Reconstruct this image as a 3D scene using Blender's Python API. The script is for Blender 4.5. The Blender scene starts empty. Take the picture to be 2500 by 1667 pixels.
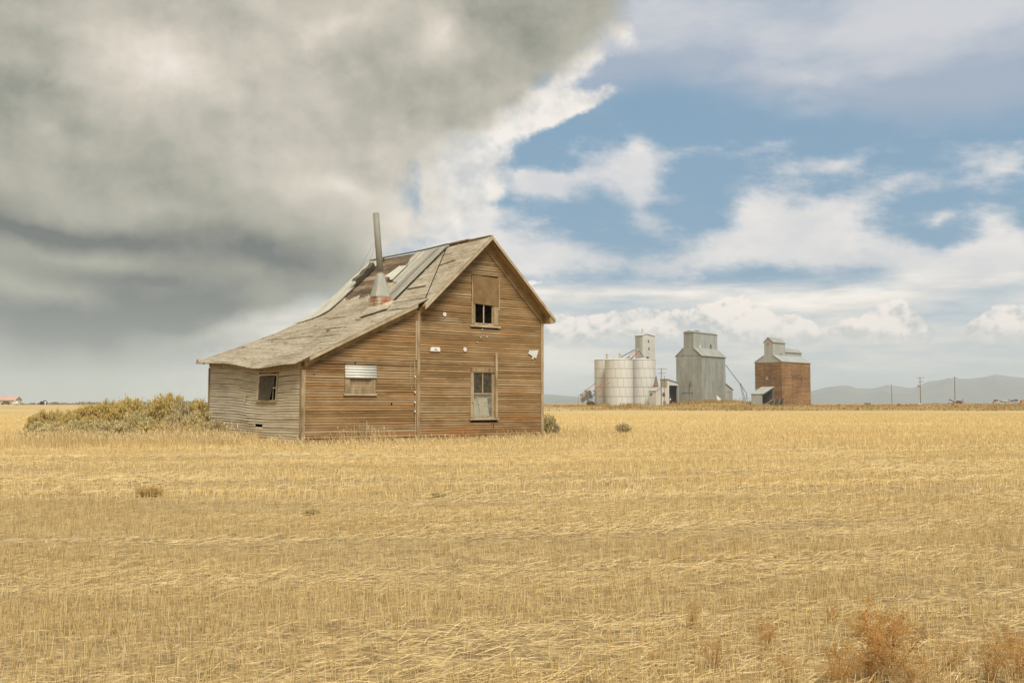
import bpy, math, random
import numpy as np
from mathutils import Vector

random.seed(7)
rng = np.random.default_rng(11)
sc = bpy.context.scene
COL = sc.collection

# ------------------------------------------------------------------ camera
F = 2400.0                      # focal length in pixels of the 2500 px wide photograph
EYE = 1.5
PITCH = math.atan(151.5 / F)
cam = bpy.data.cameras.new('camera')
cam.sensor_width = 36.0
cam.lens = 36.0 * F / 2500.0
cam.clip_start = 0.1
cam.clip_end = 40000.0
cam_o = bpy.data.objects.new('camera', cam)
COL.objects.link(cam_o)
cam_o.location = (0, 0, EYE)
cam_o.rotation_euler = (math.radians(90) + PITCH, 0, 0)
sc.camera = cam_o

# ------------------------------------------------------------------ view / light
SUN_EL, SUN_AZ = math.radians(52), math.radians(162)     # azimuth clockwise from +Y
sc.view_settings.view_transform = 'Standard'
sc.view_settings.look = 'None'
sc.view_settings.gamma = 1.0
sc.view_settings.use_curve_mapping = False
sc.view_settings.exposure = 0.30
sc.cycles.max_bounces = 6
sc.cycles.diffuse_bounces = 3
sc.cycles.glossy_bounces = 2
sc.cycles.transmission_bounces = 3
sc.cycles.volume_bounces = 1
sc.cycles.transparent_max_bounces = 8

sun = bpy.data.lights.new('sun', 'SUN')
sun.energy = 4.0
sun.angle = math.radians(26)
sun.color = (1.0, 0.93, 0.82)
sun_o = bpy.data.objects.new('sun', sun)
COL.objects.link(sun_o)
sd = Vector((math.sin(SUN_AZ) * math.cos(SUN_EL), math.cos(SUN_AZ) * math.cos(SUN_EL), math.sin(SUN_EL)))
sun_o.rotation_euler = sd.to_track_quat('Z', 'Y').to_euler()

# ------------------------------------------------------------------ node maths
class S:
    """a socket with arithmetic"""
    def __init__(s, nt, k): s.nt, s.k = nt, k
    def op(s, o, b=None, c=None, clamp=False):
        n = s.nt.nodes.new('ShaderNodeMath'); n.operation = o; n.use_clamp = clamp
        for i, q in enumerate((s, b, c)):
            if q is None: continue
            if isinstance(q, S): s.nt.links.new(q.k, n.inputs[i])
            else: n.inputs[i].default_value = float(q)
        return S(s.nt, n.outputs[0])
    def __add__(s, b): return s.op('ADD', b)
    def __radd__(s, b): return s.op('ADD', b)
    def __sub__(s, b): return s.op('SUBTRACT', b)
    def __mul__(s, b): return s.op('MULTIPLY', b)
    def __rmul__(s, b): return s.op('MULTIPLY', b)
    def mad(s, b, c): return s.op('MULTIPLY_ADD', b, c)
    def clamp(s): return s.op('ADD', 0.0, clamp=True)
    def step(s, a, b):
        n = s.nt.nodes.new('ShaderNodeMapRange'); n.interpolation_type = 'SMOOTHSTEP'
        s.nt.links.new(s.k, n.inputs[0]); n.inputs[1].default_value = a; n.inputs[2].default_value = b
        return S(s.nt, n.outputs[0])

def vec(nt, x, y, z=0.0):
    n = nt.nodes.new('ShaderNodeCombineXYZ')
    for i, q in enumerate((x, y, z)):
        if isinstance(q, S): nt.links.new(q.k, n.inputs[i])
        else: n.inputs[i].default_value = q
    return n.outputs[0]

def noise(nt, v, scale, detail=4, rough=0.55, dist=0.0, kind='FBM'):
    n = nt.nodes.new('ShaderNodeTexNoise'); n.noise_dimensions = '3D'
    n.inputs['Scale'].default_value = scale; n.inputs['Detail'].default_value = detail
    n.inputs['Roughness'].default_value = rough; n.inputs['Distortion'].default_value = dist
    nt.links.new(v, n.inputs['Vector'])
    return S(nt, n.outputs['Fac'])

def mixc(nt, f, a, b, mode='MIX'):
    n = nt.nodes.new('ShaderNodeMix'); n.data_type = 'RGBA'; n.blend_type = mode
    for i, q in ((0, f), (6, a), (7, b)):
        if isinstance(q, S): nt.links.new(q.k, n.inputs[i])
        elif hasattr(q, 'is_linked'): nt.links.new(q, n.inputs[i])
        elif isinstance(q, (tuple, list)): n.inputs[i].default_value = (*q[:3], 1)
        else: n.inputs[i].default_value = q
    return n.outputs[2]

def ramp(nt, f, stops):
    n = nt.nodes.new('ShaderNodeValToRGB')
    r = n.color_ramp
    while len(r.elements) < len(stops): r.elements.new(0.5)
    for e, (p, c) in zip(r.elements, stops): e.position = p; e.color = (*c, 1)
    nt.links.new(f.k, n.inputs[0])
    return n.outputs[0]

def lin(r, g, b):
    f = lambda c: ((c / 255 + 0.055) / 1.055) ** 2.4 if c > 10 else c / 255 / 12.92
    return (f(r), f(g), f(b))

def pxdir(u, v):
    d = Vector((u - 1250, F, 833.5 - v)) / F
    c, s = math.cos(PITCH), math.sin(PITCH)
    return Vector((d.x, d.y * c - d.z * s, d.y * s + d.z * c)).normalized()

SK = 2.4
def skyuv(u, v):
    d = pxdir(u, v)
    return math.atan2(d.x, d.y) * SK, math.asin(d.z) * SK

# ------------------------------------------------------------------ sky (world): clear air, a storm cloud, veils and cumulus, all by direction
world = bpy.data.worlds.new('World'); sc.world = world
world.use_nodes = True
W = world.node_tree; W.nodes.clear()
tc = W.nodes.new('ShaderNodeTexCoord')
D = tc.outputs['Generated']
sp = W.nodes.new('ShaderNodeSeparateXYZ'); W.links.new(D, sp.inputs[0])
dx, dy, dz = (S(W, sp.outputs[i]) for i in range(3))
A = dx.op('ARCTAN2', dy) * SK
E = dz.op('MINIMUM', 0.9999).op('MAXIMUM', -0.9999).op('ARCSINE') * SK

def warpnoise(v, scale, detail, rough, seed):
    n = W.nodes.new('ShaderNodeTexNoise'); n.noise_dimensions = '4D'
    n.inputs['Scale'].default_value = scale; n.inputs['Detail'].default_value = detail
    n.inputs['Roughness'].default_value = rough; n.inputs['W'].default_value = seed
    W.links.new(v, n.inputs['Vector'])
    s_ = W.nodes.new('ShaderNodeSeparateColor'); W.links.new(n.outputs['Color'], s_.inputs[0])
    return tuple((q - 0.5) * 2.2 for q in (S(W, n.outputs['Fac']), S(W, s_.outputs[1]), S(W, s_.outputs[2])))

wa, wb, wc = warpnoise(D, 5.0, 9, 0.58, 1.0)
Aw, Ew = A + wb * 0.15, E + wc * 0.09               # gently billowed coordinates
UV = vec(W, Aw, Ew)
UVs = vec(W, A, E)

def blob(u, v, su, sv, rot=0.0, src=None):
    """soft spot centred on a direction, su/sv half-widths in px, rot degrees counter-clockwise"""
    cx, cy = skyuv(u, v)
    m = W.nodes.new('ShaderNodeMapping'); m.vector_type = 'TEXTURE'
    m.inputs[1].default_value = (cx, cy, 0); m.inputs[2].default_value = (0, 0, math.radians(rot))
    m.inputs[3].default_value = (su / 1000 * 1.7, sv / 1000 * 1.7, 1)
    W.links.new(src or UV, m.inputs[0])
    g = W.nodes.new('ShaderNodeTexGradient'); g.gradient_type = 'QUADRATIC_SPHERE'
    W.links.new(m.outputs[0], g.inputs[0])
    return S(W, g.outputs[1])

def blobs(items, start=0.0, src=None):
    acc = None
    for (w, *b) in items:
        q = blob(*b, src=src)
        acc = q.mad(w, start if acc is None else acc)
    return acc

def curve(x, pts, lo, hi):
    """piecewise curve y(x) for points given in real units"""
    xs = [p[0] for p in pts]; x0, x1 = min(xs), max(xs)
    n = W.nodes.new('ShaderNodeFloatCurve')
    t = (x - x0) * (1.0 / (x1 - x0))
    W.links.new(t.clamp().k, n.inputs[1])
    c = n.mapping.curves[0]
    q = sorted(((p[0] - x0) / (x1 - x0), (p[1] - lo) / (hi - lo)) for p in pts)
    c.points[0].location = q[0]; c.points[1].location = q[-1]
    for p in q[1:-1]: c.points.new(*p)
    for p in c.points: p.handle_type = 'AUTO'
    n.mapping.update()
    return S(W, n.outputs[0]) * (hi - lo) + lo

def relief(v, scale, detail, rough, seed, off):
    m = W.nodes.new('ShaderNodeVectorMath'); m.operation = 'ADD'; m.inputs[1].default_value = off; W.links.new(v, m.inputs[0])
    a = warpnoise(v, scale, detail, rough, seed)[0]; b = warpnoise(m.outputs[0], scale, detail, rough, seed)[0]
    return a, a - b

# clear air
nis = W.nodes.new('ShaderNodeTexSky'); nis.sky_type = 'NISHITA'; nis.sun_disc = False
nis.sun_elevation = SUN_EL; nis.sun_rotation = SUN_AZ
nis.air_density = 1.0; nis.dust_density = 1.2; nis.ozone_density = 1.2
K = 10.0                                            # cloud radiances are written for Background strength 0.1
def c10(r, g, b): return tuple(x * K for x in lin(r, g, b))
blue = mixc(W, 1.0, nis.outputs[0], (0.80, 0.95, 0.98), 'MULTIPLY')
col = mixc(W, 0.90, blue, c10(112, 145, 171))

# high veil, upper right (lilac grey) and thin wisps
nv, nv1, nv2 = warpnoise(vec(W, A * 0.9, E * 2.6, 3.0), 1.6, 8, 0.6, 5.0)
veil = blobs([(1.25, 1700, 60, 420, 110, 8), (1.0, 2150, 90, 520, 150, -8), (0.7, 2480, 130, 330, 150, 20), (0.8, 2700, 0, 600, 260, 0),
              (0.5, 1950, 200, 420, 70, -10), (0.9, 1500, 150, 150, 120, 30), (0.6, 2000, -250, 900, 280, 0)], src=UV)
veil = veil.mad(0.95, nv * 0.75 + nv2 * 0.35 - 0.10).step(0.0, 0.95)
vcol = mixc(W, (nv1 * 1.6 + nv * 1.0 - 0.12 + blobs([(1.0, 1600, 60, 260, 120, 0), (0.8, 2300, 30, 500, 90, 0)], src=UVs) * 0.8).step(-0.25, 0.9), c10(150, 161, 178), c10(196, 195, 198))
col = mixc(W, veil * 0.88, col, vcol)

nw, nw1, nw2 = warpnoise(vec(W, A * 1.0, E * 1.7, 7.0), 2.6, 10, 0.62, 9.0)
nst = warpnoise(vec(W, A * 1.6 - E * 0.8, E * 5.0 + A * 0.9, 4.0), 3.2, 9, 0.66, 17.0)[0]
wisp = blobs([(1.0, 1560, 375, 95, 110, -20), (0.8, 1560, 500, 75, 130, 35), (1.0, 1890, 480, 230, 120, -5), (1.1, 1900, 575, 300, 85, 8), (0.9, 2060, 600, 170, 80, -20),
              (0.6, 1400, 620, 330, 60, -12), (0.45, 1450, 470, 260, 60, -25), (0.4, 1700, 380, 260, 40, 12), (0.4, 2150, 470, 220, 36, 16), (1.1, 1150, 640, 330, 120, 0), (1.0, 1200, 520, 190, 90, 0), (0.55, 1700, 640, 200, 45, 10), (0.6, 2060, 385, 85, 26, 8),
              (1.0, 2480, 590, 110, 90, 30), (1.0, 2440, 660, 210, 40, 5), (0.55, 2320, 535, 60, 26, 20), (0.5, 2480, 420, 60, 70, 0), (0.7, 2250, 640, 150, 60, -25),
              (1.2, 1330, 440, 120, 26, 4), (0.9, 1320, 470, 100, 22, -4)])
wisp = wisp.mad(1.15, nw * 1.25 + nw2 * 0.6 + nst * 0.85 - 0.30).step(0.0, 0.95)
col = mixc(W, wisp * 0.94, col, mixc(W, (nw1 * 2.0).step(-0.6, 0.5), c10(196, 196, 199), c10(224, 218, 213)))

# low banks towards the horizon: stacked sheets, then cumulus heads
nb, nb1, nb2 = warpnoise(vec(W, A * 0.8, E * 5.0, 1.0), 2.4, 9, 0.6, 21.0)
top = nb * 0.11 + nb1 * 0.04
low = (top + 0.325 - E).step(0.0, 0.085)
sheet = ramp(W, (nb2 * 1.25 + nb * 0.5 + 0.50).clamp(), [(0.15, c10(160, 176, 190)), (0.34, c10(186, 192, 195)), (0.52, c10(208, 206, 202)), (0.68, c10(228, 221, 213)), (0.85, c10(240, 233, 225))])
col = mixc(W, low, col, sheet)
nc, nc1, nc2 = warpnoise(vec(W, A, E * 1.25, 2.0), 9.5, 9, 0.6, 33.0)
heads = blobs([(1.0, 1420, 800, 190, 60, 0), (0.9, 1590, 790, 120, 55, 0), (1.1, 1770, 775, 90, 60, 0), (1.0, 1850, 800, 110, 62, 0), (0.9, 1940, 815, 80, 45, 0), (1.15, 2170, 790, 80, 66, 0), (0.8, 2110, 825, 70, 40, 0),
               (0.8, 2235, 820, 60, 40, 0), (1.1, 2465, 790, 80, 58, 0), (0.8, 2390, 822, 60, 38, 0), (1.0, 2700, 800, 160, 65, 0), (0.7, 1320, 845, 120, 40, 0), (0.5, 1300, 690, 120, 24, -4)], src=UVs)
hb, hbr = relief(vec(W, A, E * 1.2, 5.0), 8.5, 9, 0.60, 81.0, (0.010, 0.020, 0.0))
hd = heads.mad(1.7, hb * 1.15 + nc1 * 0.5 - 0.60)
cum = hd.step(0.0, 0.20) * (E - 0.135).step(-0.025, 0.05)
crest = (hd * 0.3 + hbr * 2.6 + (E - 0.185) * 6.5).step(-0.42, 0.50)
ccol = mixc(W, crest, c10(176, 178, 178), c10(240, 229, 220))
col = mixc(W, cum * 0.86, col, ccol)
base = (E.op('MAXIMUM', 0.0) * -14.0).op('EXPONENT')
col = mixc(W, base * 0.8, col, c10(186, 190, 190))

# bright broken edge of the storm cloud
ne, ne1, ne2 = warpnoise(D, 9.0, 10, 0.64, 41.0)
bil, blr = relief(vec(W, A + wb * 0.05, E * 1.15 + wc * 0.05, 2.0), 5.2, 9, 0.60, 61.0, (0.020, 0.034, 0.0))
edge_pts = [skyuv(u, v) for v, u in ((-700, 2100), (-300, 1800), (-100, 1640), (0, 1565), (60, 1530), (110, 1480), (190, 1385), (240, 1290), (300, 1215), (350, 1115), (430, 1075), (490, 1075), (560, 1085), (620, 1040), (690, 980), (740, 860), (790, 760), (850, 690), (930, 620), (1100, 560))]
bU = curve(E, [(e, a) for a, e in edge_pts], -1.2, 1.2)
lowf = (E - 0.30).step(-0.12, 0.12).mad(0.70, 0.30)
dist = (bU - A) * lowf                                       # > 0 inside the storm cloud
white = blobs([(1.3, 1345, 280, 200, 44, 14), (1.1, 1465, 252, 95, 26, 22), (1.3, 1210, 330, 150, 75, 30), (1.0, 1130, 430, 120, 100, 0), (0.9, 1120, 540, 120, 100, 0), (1.0, 1430, 175, 120, 55, 35), (0.35, 1550, 90, 80, 70, 0)])
whm = white.mad(1.2, ne * 1.5 + bil * 0.7 - 0.26).step(-0.03, 0.55) * white.step(0.02, 0.22)
col = mixc(W, whm * 0.92, col, mixc(W, (blr * 2.4 + ne1 * 0.8 + 0.1).step(-0.75, 0.7), c10(188, 188, 188), c10(234, 226, 217)))

# the storm cloud itself
ns, ns1, ns2 = warpnoise(vec(W, A, E * 1.5, 4.0), 2.3, 9, 0.5, 55.0)
big, bgr = relief(vec(W, A + wb * 0.06, E * 1.6 + wc * 0.06, 9.0), 2.2, 8, 0.50, 71.0, (0.045, 0.075, 0.0))
sm = (dist + (ne * 0.14 + bil * 0.10 + wa * 0.12) * lowf).step(-0.035, 0.10)
tone = blobs([(0.55, 430, 170, 260, 150, 0), (0.5, 820, 70, 200, 60, 20), (0.6, 1090, 90, 90, 60, 0), (0.3, 130, 310, 60, 45, 0), (0.28, 780, 300, 420, 200, -20), (0.55, 840, 460, 130, 60, -20), (0.35, 1040, 450, 160, 160, 0),
              (0.55, 980, 600, 170, 90, 0), (-0.36, 1330, 110, 200, 130, 40), (-0.22, 1170, 40, 70, 90, 0), (-0.75, 150, 545, 560, 50, -5), (-0.6, 700, 640, 520, 85, -9), (-0.25, 300, 430, 260, 90, 0),
              (-0.3, 40, 160, 160, 260, 0), (0.30, 180, 605, 260, 30, -6), (0.34, 110, 690, 200, 38, -10), (-0.55, 420, 690, 330, 60, -10), (-1.0, 120, 800, 600, 190, 0), (-0.35, 480, 760, 260, 45, 0),
              (0.7, 640, 790, 260, 28, 10), (0.25, 400, 945, 260, 40, 0), (0.2, 420, 700, 90, 20, 0), (-0.15, 600, 350, 200, 60, 0)])
tone = (tone * 0.66 + ns * 0.28 + big * 0.20 + bgr * 0.42 + (blr * 0.26 + bil * 0.08) * (E - 0.34).step(-0.1, 0.25) + 0.50).clamp()
scol = ramp(W, tone, [(0.0, c10(84, 88, 88)), (0.22, c10(130, 130, 119)), (0.45, c10(161, 158, 145)), (0.68, c10(187, 180, 167)), (0.9, c10(211, 202, 190)), (1.0, c10(220, 212, 201))])
cool = (E * -1.0 + 0.30).step(0.0, 0.22)
scol = mixc(W, cool * 0.75, scol, (0.93, 0.99, 1.10), 'MULTIPLY')
col = mixc(W, sm, col, scol)
bg = W.nodes.new('ShaderNodeBackground'); bg.inputs[1].default_value = 0.1
W.links.new(col, bg.inputs[0])
wo = W.nodes.new('ShaderNodeOutputWorld'); W.links.new(bg.outputs[0], wo.inputs[0])
world.cycles.sampling_method = 'MANUAL'
world.cycles.sample_map_resolution = 512

# ------------------------------------------------------------------ mesh helpers
class MB:
    def __init__(s): s.v, s.f = [], []
    def add(s, vs, fs):
        b = len(s.v); s.v += [tuple(map(float, q)) for q in vs]; s.f += [tuple(b + i for i in q) for q in fs]; return s
    def hexa(s, p):                       # 8 points: bottom 0-3 (ccw from above), top 4-7
        return s.add(p, [(3, 2, 1, 0), (4, 5, 6, 7), (0, 1, 5, 4), (1, 2, 6, 5), (2, 3, 7, 6), (3, 0, 4, 7)])
    def box(s, x0, x1, y0, y1, z0, z1):
        return s.hexa([(x0, y0, z0), (x1, y0, z0), (x1, y1, z0), (x0, y1, z0), (x0, y0, z1), (x1, y0, z1), (x1, y1, z1), (x0, y1, z1)])
    def bar(s, a, b, w, d, up=(0, 0, 1)):  # square bar from a to b
        a, b = Vector(a), Vector(b); t = (b - a).normalized(); u = Vector(up)
        if abs(t.dot(u)) > 0.98: u = Vector((0, 1, 0))
        x = t.cross(u).normalized(); y = x.cross(t).normalized(); x *= w / 2; y *= d / 2
        return s.hexa([a - x - y, b - x - y, b + x - y, a + x - y, a - x + y, b - x + y, b + x + y, a + x + y])
    def tube(s, pts, r, n=8, r2=None, cap=True):
        pts = [Vector(p) for p in pts]; rings = []
        for i, p in enumerate(pts):
            t = (pts[min(i + 1, len(pts) - 1)] - pts[max(i - 1, 0)]).normalized()
            u = Vector((0, 0, 1)) if abs(t.z) < 0.9 else Vector((1, 0, 0))
            x = t.cross(u).normalized(); y = x.cross(t)
            rr = r if r2 is None else r + (r2 - r) * i / (len(pts) - 1)
            rings.append([p + x * (rr * math.cos(2 * math.pi * k / n)) + y * (rr * math.sin(2 * math.pi * k / n)) for k in range(n)])
        vs = [q for R in rings for q in R]; fs = []
        for i in range(len(rings) - 1):
            for k in range(n):
                a = i * n + k; b = i * n + (k + 1) % n
                fs.append((a, b, b + n, a + n))
        if cap: fs += [tuple(range(n))[::-1], tuple(range((len(rings) - 1) * n, len(rings) * n))]
        return s.add(vs, fs)
    def prism(s, poly, off):               # planar polygon swept by off
        n = len(poly); o = Vector(off)
        vs = [Vector(p) for p in poly] + [Vector(p) + o for p in poly]
        fs = [tuple(range(n))[::-1], tuple(range(n, 2 * n))] + [(i, (i + 1) % n, n + (i + 1) % n, n + i) for i in range(n)]
        return s.add(vs, fs)
    def mesh(s, name):
        m = bpy.data.meshes.new(name); m.from_pydata(s.v, [], s.f); m.update(); return m

def fix_normals(m):
    import bmesh
    b = bmesh.new(); b.from_mesh(m); bmesh.ops.recalc_face_normals(b, faces=b.faces); b.to_mesh(m); b.free()

def obj(name, mb, mt, parent=None, smooth=False, label=None, kind=None, normals=True):
    m = mb if isinstance(mb, bpy.types.Mesh) else mb.mesh(name)
    if normals and not isinstance(mb, bpy.types.Mesh): fix_normals(m)
    if not m.materials and mt: m.materials.append(mt)
    if smooth: m.polygons.foreach_set('use_smooth', [True] * len(m.polygons))
    o = bpy.data.objects.new(name, m); COL.objects.link(o)
    if parent is not None: o.parent = parent
    if label: o['label'] = label
    if kind: o['kind'] = kind
    return o

def tag(o, label, cat, group=None):
    o['label'] = label; o['category'] = cat
    if group: o['group'] = group
    return o

def thing(name, label, cat, loc=(0, 0, 0), rz=0.0, group=None):
    o = bpy.data.objects.new(name, None); COL.objects.link(o)
    o.location = loc; o.rotation_euler = (0, 0, rz); o.empty_display_size = 0.3
    return tag(o, label, cat, group)

def dup(root, loc, rz=0.0, label=None, scale=None):
    r = root.copy(); COL.objects.link(r); r.location = loc; r.rotation_euler = (0, 0, rz)
    if scale: r.scale = scale
    if label: r['label'] = label
    for ch in list(root.children):
        c = ch.copy(); COL.objects.link(c); c.parent = r
        for g in list(ch.children):
            d = g.copy(); COL.objects.link(d); d.parent = c
    return r

def big_mesh(name, V, Fq, mt, smooth=False):
    """V (n,3), Fq (m,k) numpy -> mesh, quick"""
    m = bpy.data.meshes.new(name); k = Fq.shape[1]
    m.vertices.add(len(V)); m.vertices.foreach_set('co', np.ascontiguousarray(V, dtype=np.float32).ravel())
    m.loops.add(Fq.size); m.loops.foreach_set('vertex_index', Fq.astype(np.int32).ravel())
    m.polygons.add(len(Fq)); m.polygons.foreach_set('loop_start', np.arange(0, Fq.size, k, dtype=np.int32))
    m.polygons.foreach_set('loop_total', np.full(len(Fq), k, dtype=np.int32))
    if smooth: m.polygons.foreach_set('use_smooth', np.ones(len(Fq), dtype=bool))
    m.update(calc_edges=True); m.materials.append(mt)
    return m

# ------------------------------------------------------------------ materials
def newmat(name):
    m = bpy.data.materials.new(name); m.use_nodes = True
    nt = m.node_tree; nt.nodes.clear()
    out = nt.nodes.new('ShaderNodeOutputMaterial'); b = nt.nodes.new('ShaderNodeBsdfPrincipled')
    nt.links.new(b.outputs[0], out.inputs[0])
    return m, nt, b, out

def coords(nt, scale=(1, 1, 1), kind='Object'):
    t = nt.nodes.new('ShaderNodeTexCoord'); mp = nt.nodes.new('ShaderNodeMapping')
    mp.inputs[3].default_value = scale; nt.links.new(t.outputs[kind], mp.inputs[0])
    return mp.outputs[0]

def orand(nt):
    n = nt.nodes.new('ShaderNodeObjectInfo'); return S(nt, n.outputs['Random'])
def irand(nt):
    n = nt.nodes.new('ShaderNodeNewGeometry'); return S(nt, n.outputs['Random Per Island'])

def bump(nt, b, h, strength=0.3, dist=0.02):
    n = nt.nodes.new('ShaderNodeBump'); n.inputs['Strength'].default_value = strength; n.inputs['Distance'].default_value = dist
    nt.links.new(h.k, n.inputs['Height']); nt.links.new(n.outputs[0], b.inputs['Normal'])

def simple(name, c1, c2, scale=3.0, rough=0.8, stretch=(1, 1, 1), metal=0.0, bstr=0.2, var=0.15, detail=5, spec=0.3):
    m, nt, b, _ = newmat(name)
    v = coords(nt, stretch)
    f = noise(nt, v, scale, detail, 0.6)
    g = noise(nt, v, scale * 0.21, 3, 0.6)
    k = ((f - 0.5) * 2.0 + (g - 0.5) * 1.6 + 0.5 + (orand(nt) - 0.5) * var).clamp()
    nt.links.new(mixc(nt, k, c1, c2), b.inputs[0])
    b.inputs['Roughness'].default_value = rough; b.inputs['Metallic'].default_value = metal
    b.inputs['Specular IOR Level'].default_value = spec
    if bstr: bump(nt, b, f, bstr, 0.01)
    return m

def wood(name, dark, mid, light, stain=None, stain_amt=0.0, grey=None, grey_amt=0.0, grain=(0.8, 0.8, 26.0), var=0.5, rough=0.85):
    """weathered boards: streaks run along the grain, each board its own tone, broad stains across boards"""
    m, nt, b, _ = newmat(name)
    v = coords(nt, grain); w = coords(nt)
    st = noise(nt, v, 1.0, 7, 0.68)
    st2 = noise(nt, v, 4.3, 4, 0.6)
    r = orand(nt)
    pat = noise(nt, coords(nt, (grain[0] * 0.55 + 0.1, grain[1] * 0.55 + 0.1, min(grain[2], 1.6))), 1.0, 4, 0.6)
    k = ((st - 0.5) * 1.7 + (st2 - 0.5) * 0.8 + (pat - 0.5) * 1.2 + (r - 0.5) * var * 0.75 + 0.5).clamp()
    c = ramp(nt, k, [(0.05, dark), (0.5, mid), (0.95, light)])
    if stain:
        s1 = noise(nt, coords(nt, (0.45, 0.45, 1.3)), 1.0, 5, 0.65)
        r7 = (r * 7.31).op('FRACT')
        f = ((s1 - 0.5) * 3.2 + (r7 - 0.5) * 0.9).step(0.18, 0.75) * stain_amt
        c = mixc(nt, f, c, stain)
    if grey:
        s2 = noise(nt, coords(nt, (0.5, 0.5, 0.9)), 1.3, 5, 0.65)
        r3 = (r * 13.7).op('FRACT')
        f = ((s2 - 0.5) * 3.0 + (r3 - 0.5) * 1.1).step(0.05, 0.7) * grey_amt
        c = mixc(nt, f, c, grey)
    nt.links.new(c, b.inputs[0])
    b.inputs['Roughness'].default_value = rough; b.inputs['Specular IOR Level'].default_value = 0.2
    bump(nt, b, st + st2 * 0.6, 0.45, 0.006)
    return m

M = {}
M['clap_front'] = wood('clapboard_brown', (0.135, 0.079, 0.030), (0.238, 0.141, 0.057), (0.345, 0.234, 0.115), (0.34, 0.150, 0.040), 0.58, (0.35, 0.265, 0.155), 0.58)
M['clap_rust'] = wood('clapboard_rust', (0.125, 0.068, 0.024), (0.245, 0.138, 0.052), (0.35, 0.232, 0.108), (0.34, 0.142, 0.036), 0.68, (0.35, 0.265, 0.155), 0.48)
M['clap_grey'] = wood('clapboard_grey', (0.36, 0.29, 0.185), (0.56, 0.475, 0.335), (0.69, 0.61, 0.465), None, 0, (0.63, 0.57, 0.46), 0.45, var=0.4)
M['trim'] = wood('trim_board', (0.17, 0.118, 0.058), (0.32, 0.232, 0.13), (0.44, 0.345, 0.215), grain=(6, 6, 1.2), var=0.4)
M['soffit'] = wood('soffit_board', (0.18, 0.115, 0.048), (0.33, 0.22, 0.10), (0.46, 0.34, 0.185), (0.37, 0.17, 0.045), 0.35, grain=(1.2, 6, 1.2), var=0.4)
M['fascia'] = wood('rake_board', (0.24, 0.18, 0.10), (0.40, 0.32, 0.20), (0.52, 0.43, 0.29), grain=(1.0, 3, 1.0), var=0.3)
M['shingle'] = None
M['deck'] = wood('sheathing', (0.085, 0.057, 0.033), (0.195, 0.140, 0.088), (0.36, 0.275, 0.185), (0.28, 0.14, 0.06), 0.18, grain=(5, 1.0, 5), var=1.1)
M['dark'] = simple('dark_interior', (0.010, 0.008, 0.006), (0.022, 0.018, 0.013), 2.0, 0.95, bstr=0)
M['black'] = simple('dark_gap', (0.012, 0.008, 0.005), (0.03, 0.02, 0.012), 2.0, 0.95, bstr=0)
M['galv'] = simple('galvanised_sheet', (0.42, 0.395, 0.32), (0.56, 0.53, 0.445), 2.2, 0.55, (1, 0.7, 0.7), 0.0, 0.1, 0.25)
M['galv_dull'] = simple('weathered_galvanised', (0.31, 0.285, 0.22), (0.44, 0.41, 0.325), 1.8, 0.6, (1, 0.6, 0.6), 0.0, 0.1, 0.25)
M['paper'] = simple('white_card', (0.66, 0.62, 0.55), (0.78, 0.75, 0.68), 9, 0.8, bstr=0, var=0.05)
M['print'] = simple('dark_print', (0.10, 0.075, 0.06), (0.16, 0.12, 0.09), 20, 0.8, bstr=0)
M['red'] = simple('red_print', (0.45, 0.12, 0.06), (0.55, 0.18, 0.09), 12, 0.7, bstr=0)

def shingle_mat():
    m, nt, b, _ = newmat('wood_shingle')
    r = irand(nt); w = coords(nt)
    big = noise(nt, coords(nt, (0.55, 0.30, 0.55)), 1.0, 5, 0.65)
    str_ = noise(nt, coords(nt, (2.2, 0.28, 2.2)), 3.0, 5, 0.65)
    fine = noise(nt, coords(nt, (3, 26, 3)), 1.5, 4, 0.6)
    k = ((r - 0.5) * 0.28 + (big - 0.5) * 1.3 + (str_ - 0.5) * 1.0 + (fine - 0.5) * 0.5 + 0.58).clamp()
    c = ramp(nt, k, [(0.03, (0.14, 0.104, 0.064)), (0.35, (0.285, 0.232, 0.155)), (0.65, (0.385, 0.328, 0.236)), (0.95, (0.50, 0.438, 0.33))])
    nt.links.new(c, b.inputs[0]); b.inputs['Roughness'].default_value = 0.9; b.inputs['Specular IOR Level'].default_value = 0.15
    bump(nt, b, fine + str_, 0.5, 0.008)
    return m
M['shingle'] = shingle_mat()

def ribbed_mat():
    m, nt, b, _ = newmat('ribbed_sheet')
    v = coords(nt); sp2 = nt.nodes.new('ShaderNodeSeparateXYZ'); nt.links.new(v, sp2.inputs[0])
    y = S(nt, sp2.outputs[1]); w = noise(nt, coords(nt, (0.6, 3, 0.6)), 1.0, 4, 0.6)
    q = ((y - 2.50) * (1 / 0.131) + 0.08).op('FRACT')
    line = q.step(0.20, 0.10) * ((w - 0.5) * 1.5 + 0.92).clamp()  # dark stripes: the shade under each rib, painted into the sheet colour
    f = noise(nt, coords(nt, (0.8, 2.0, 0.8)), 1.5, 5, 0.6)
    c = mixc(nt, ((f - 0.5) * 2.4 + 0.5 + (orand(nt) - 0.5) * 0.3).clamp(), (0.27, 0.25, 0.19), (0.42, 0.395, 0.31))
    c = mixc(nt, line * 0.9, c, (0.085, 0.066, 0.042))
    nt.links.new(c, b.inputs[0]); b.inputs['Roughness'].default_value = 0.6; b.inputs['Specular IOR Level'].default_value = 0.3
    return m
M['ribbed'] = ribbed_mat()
M['pipe_steel'] = simple('dull_stove_pipe', (0.20, 0.19, 0.145), (0.30, 0.285, 0.23), 2.5, 0.6, (1, 1, 0.3), 0.0, 0.05, 0.1)
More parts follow.
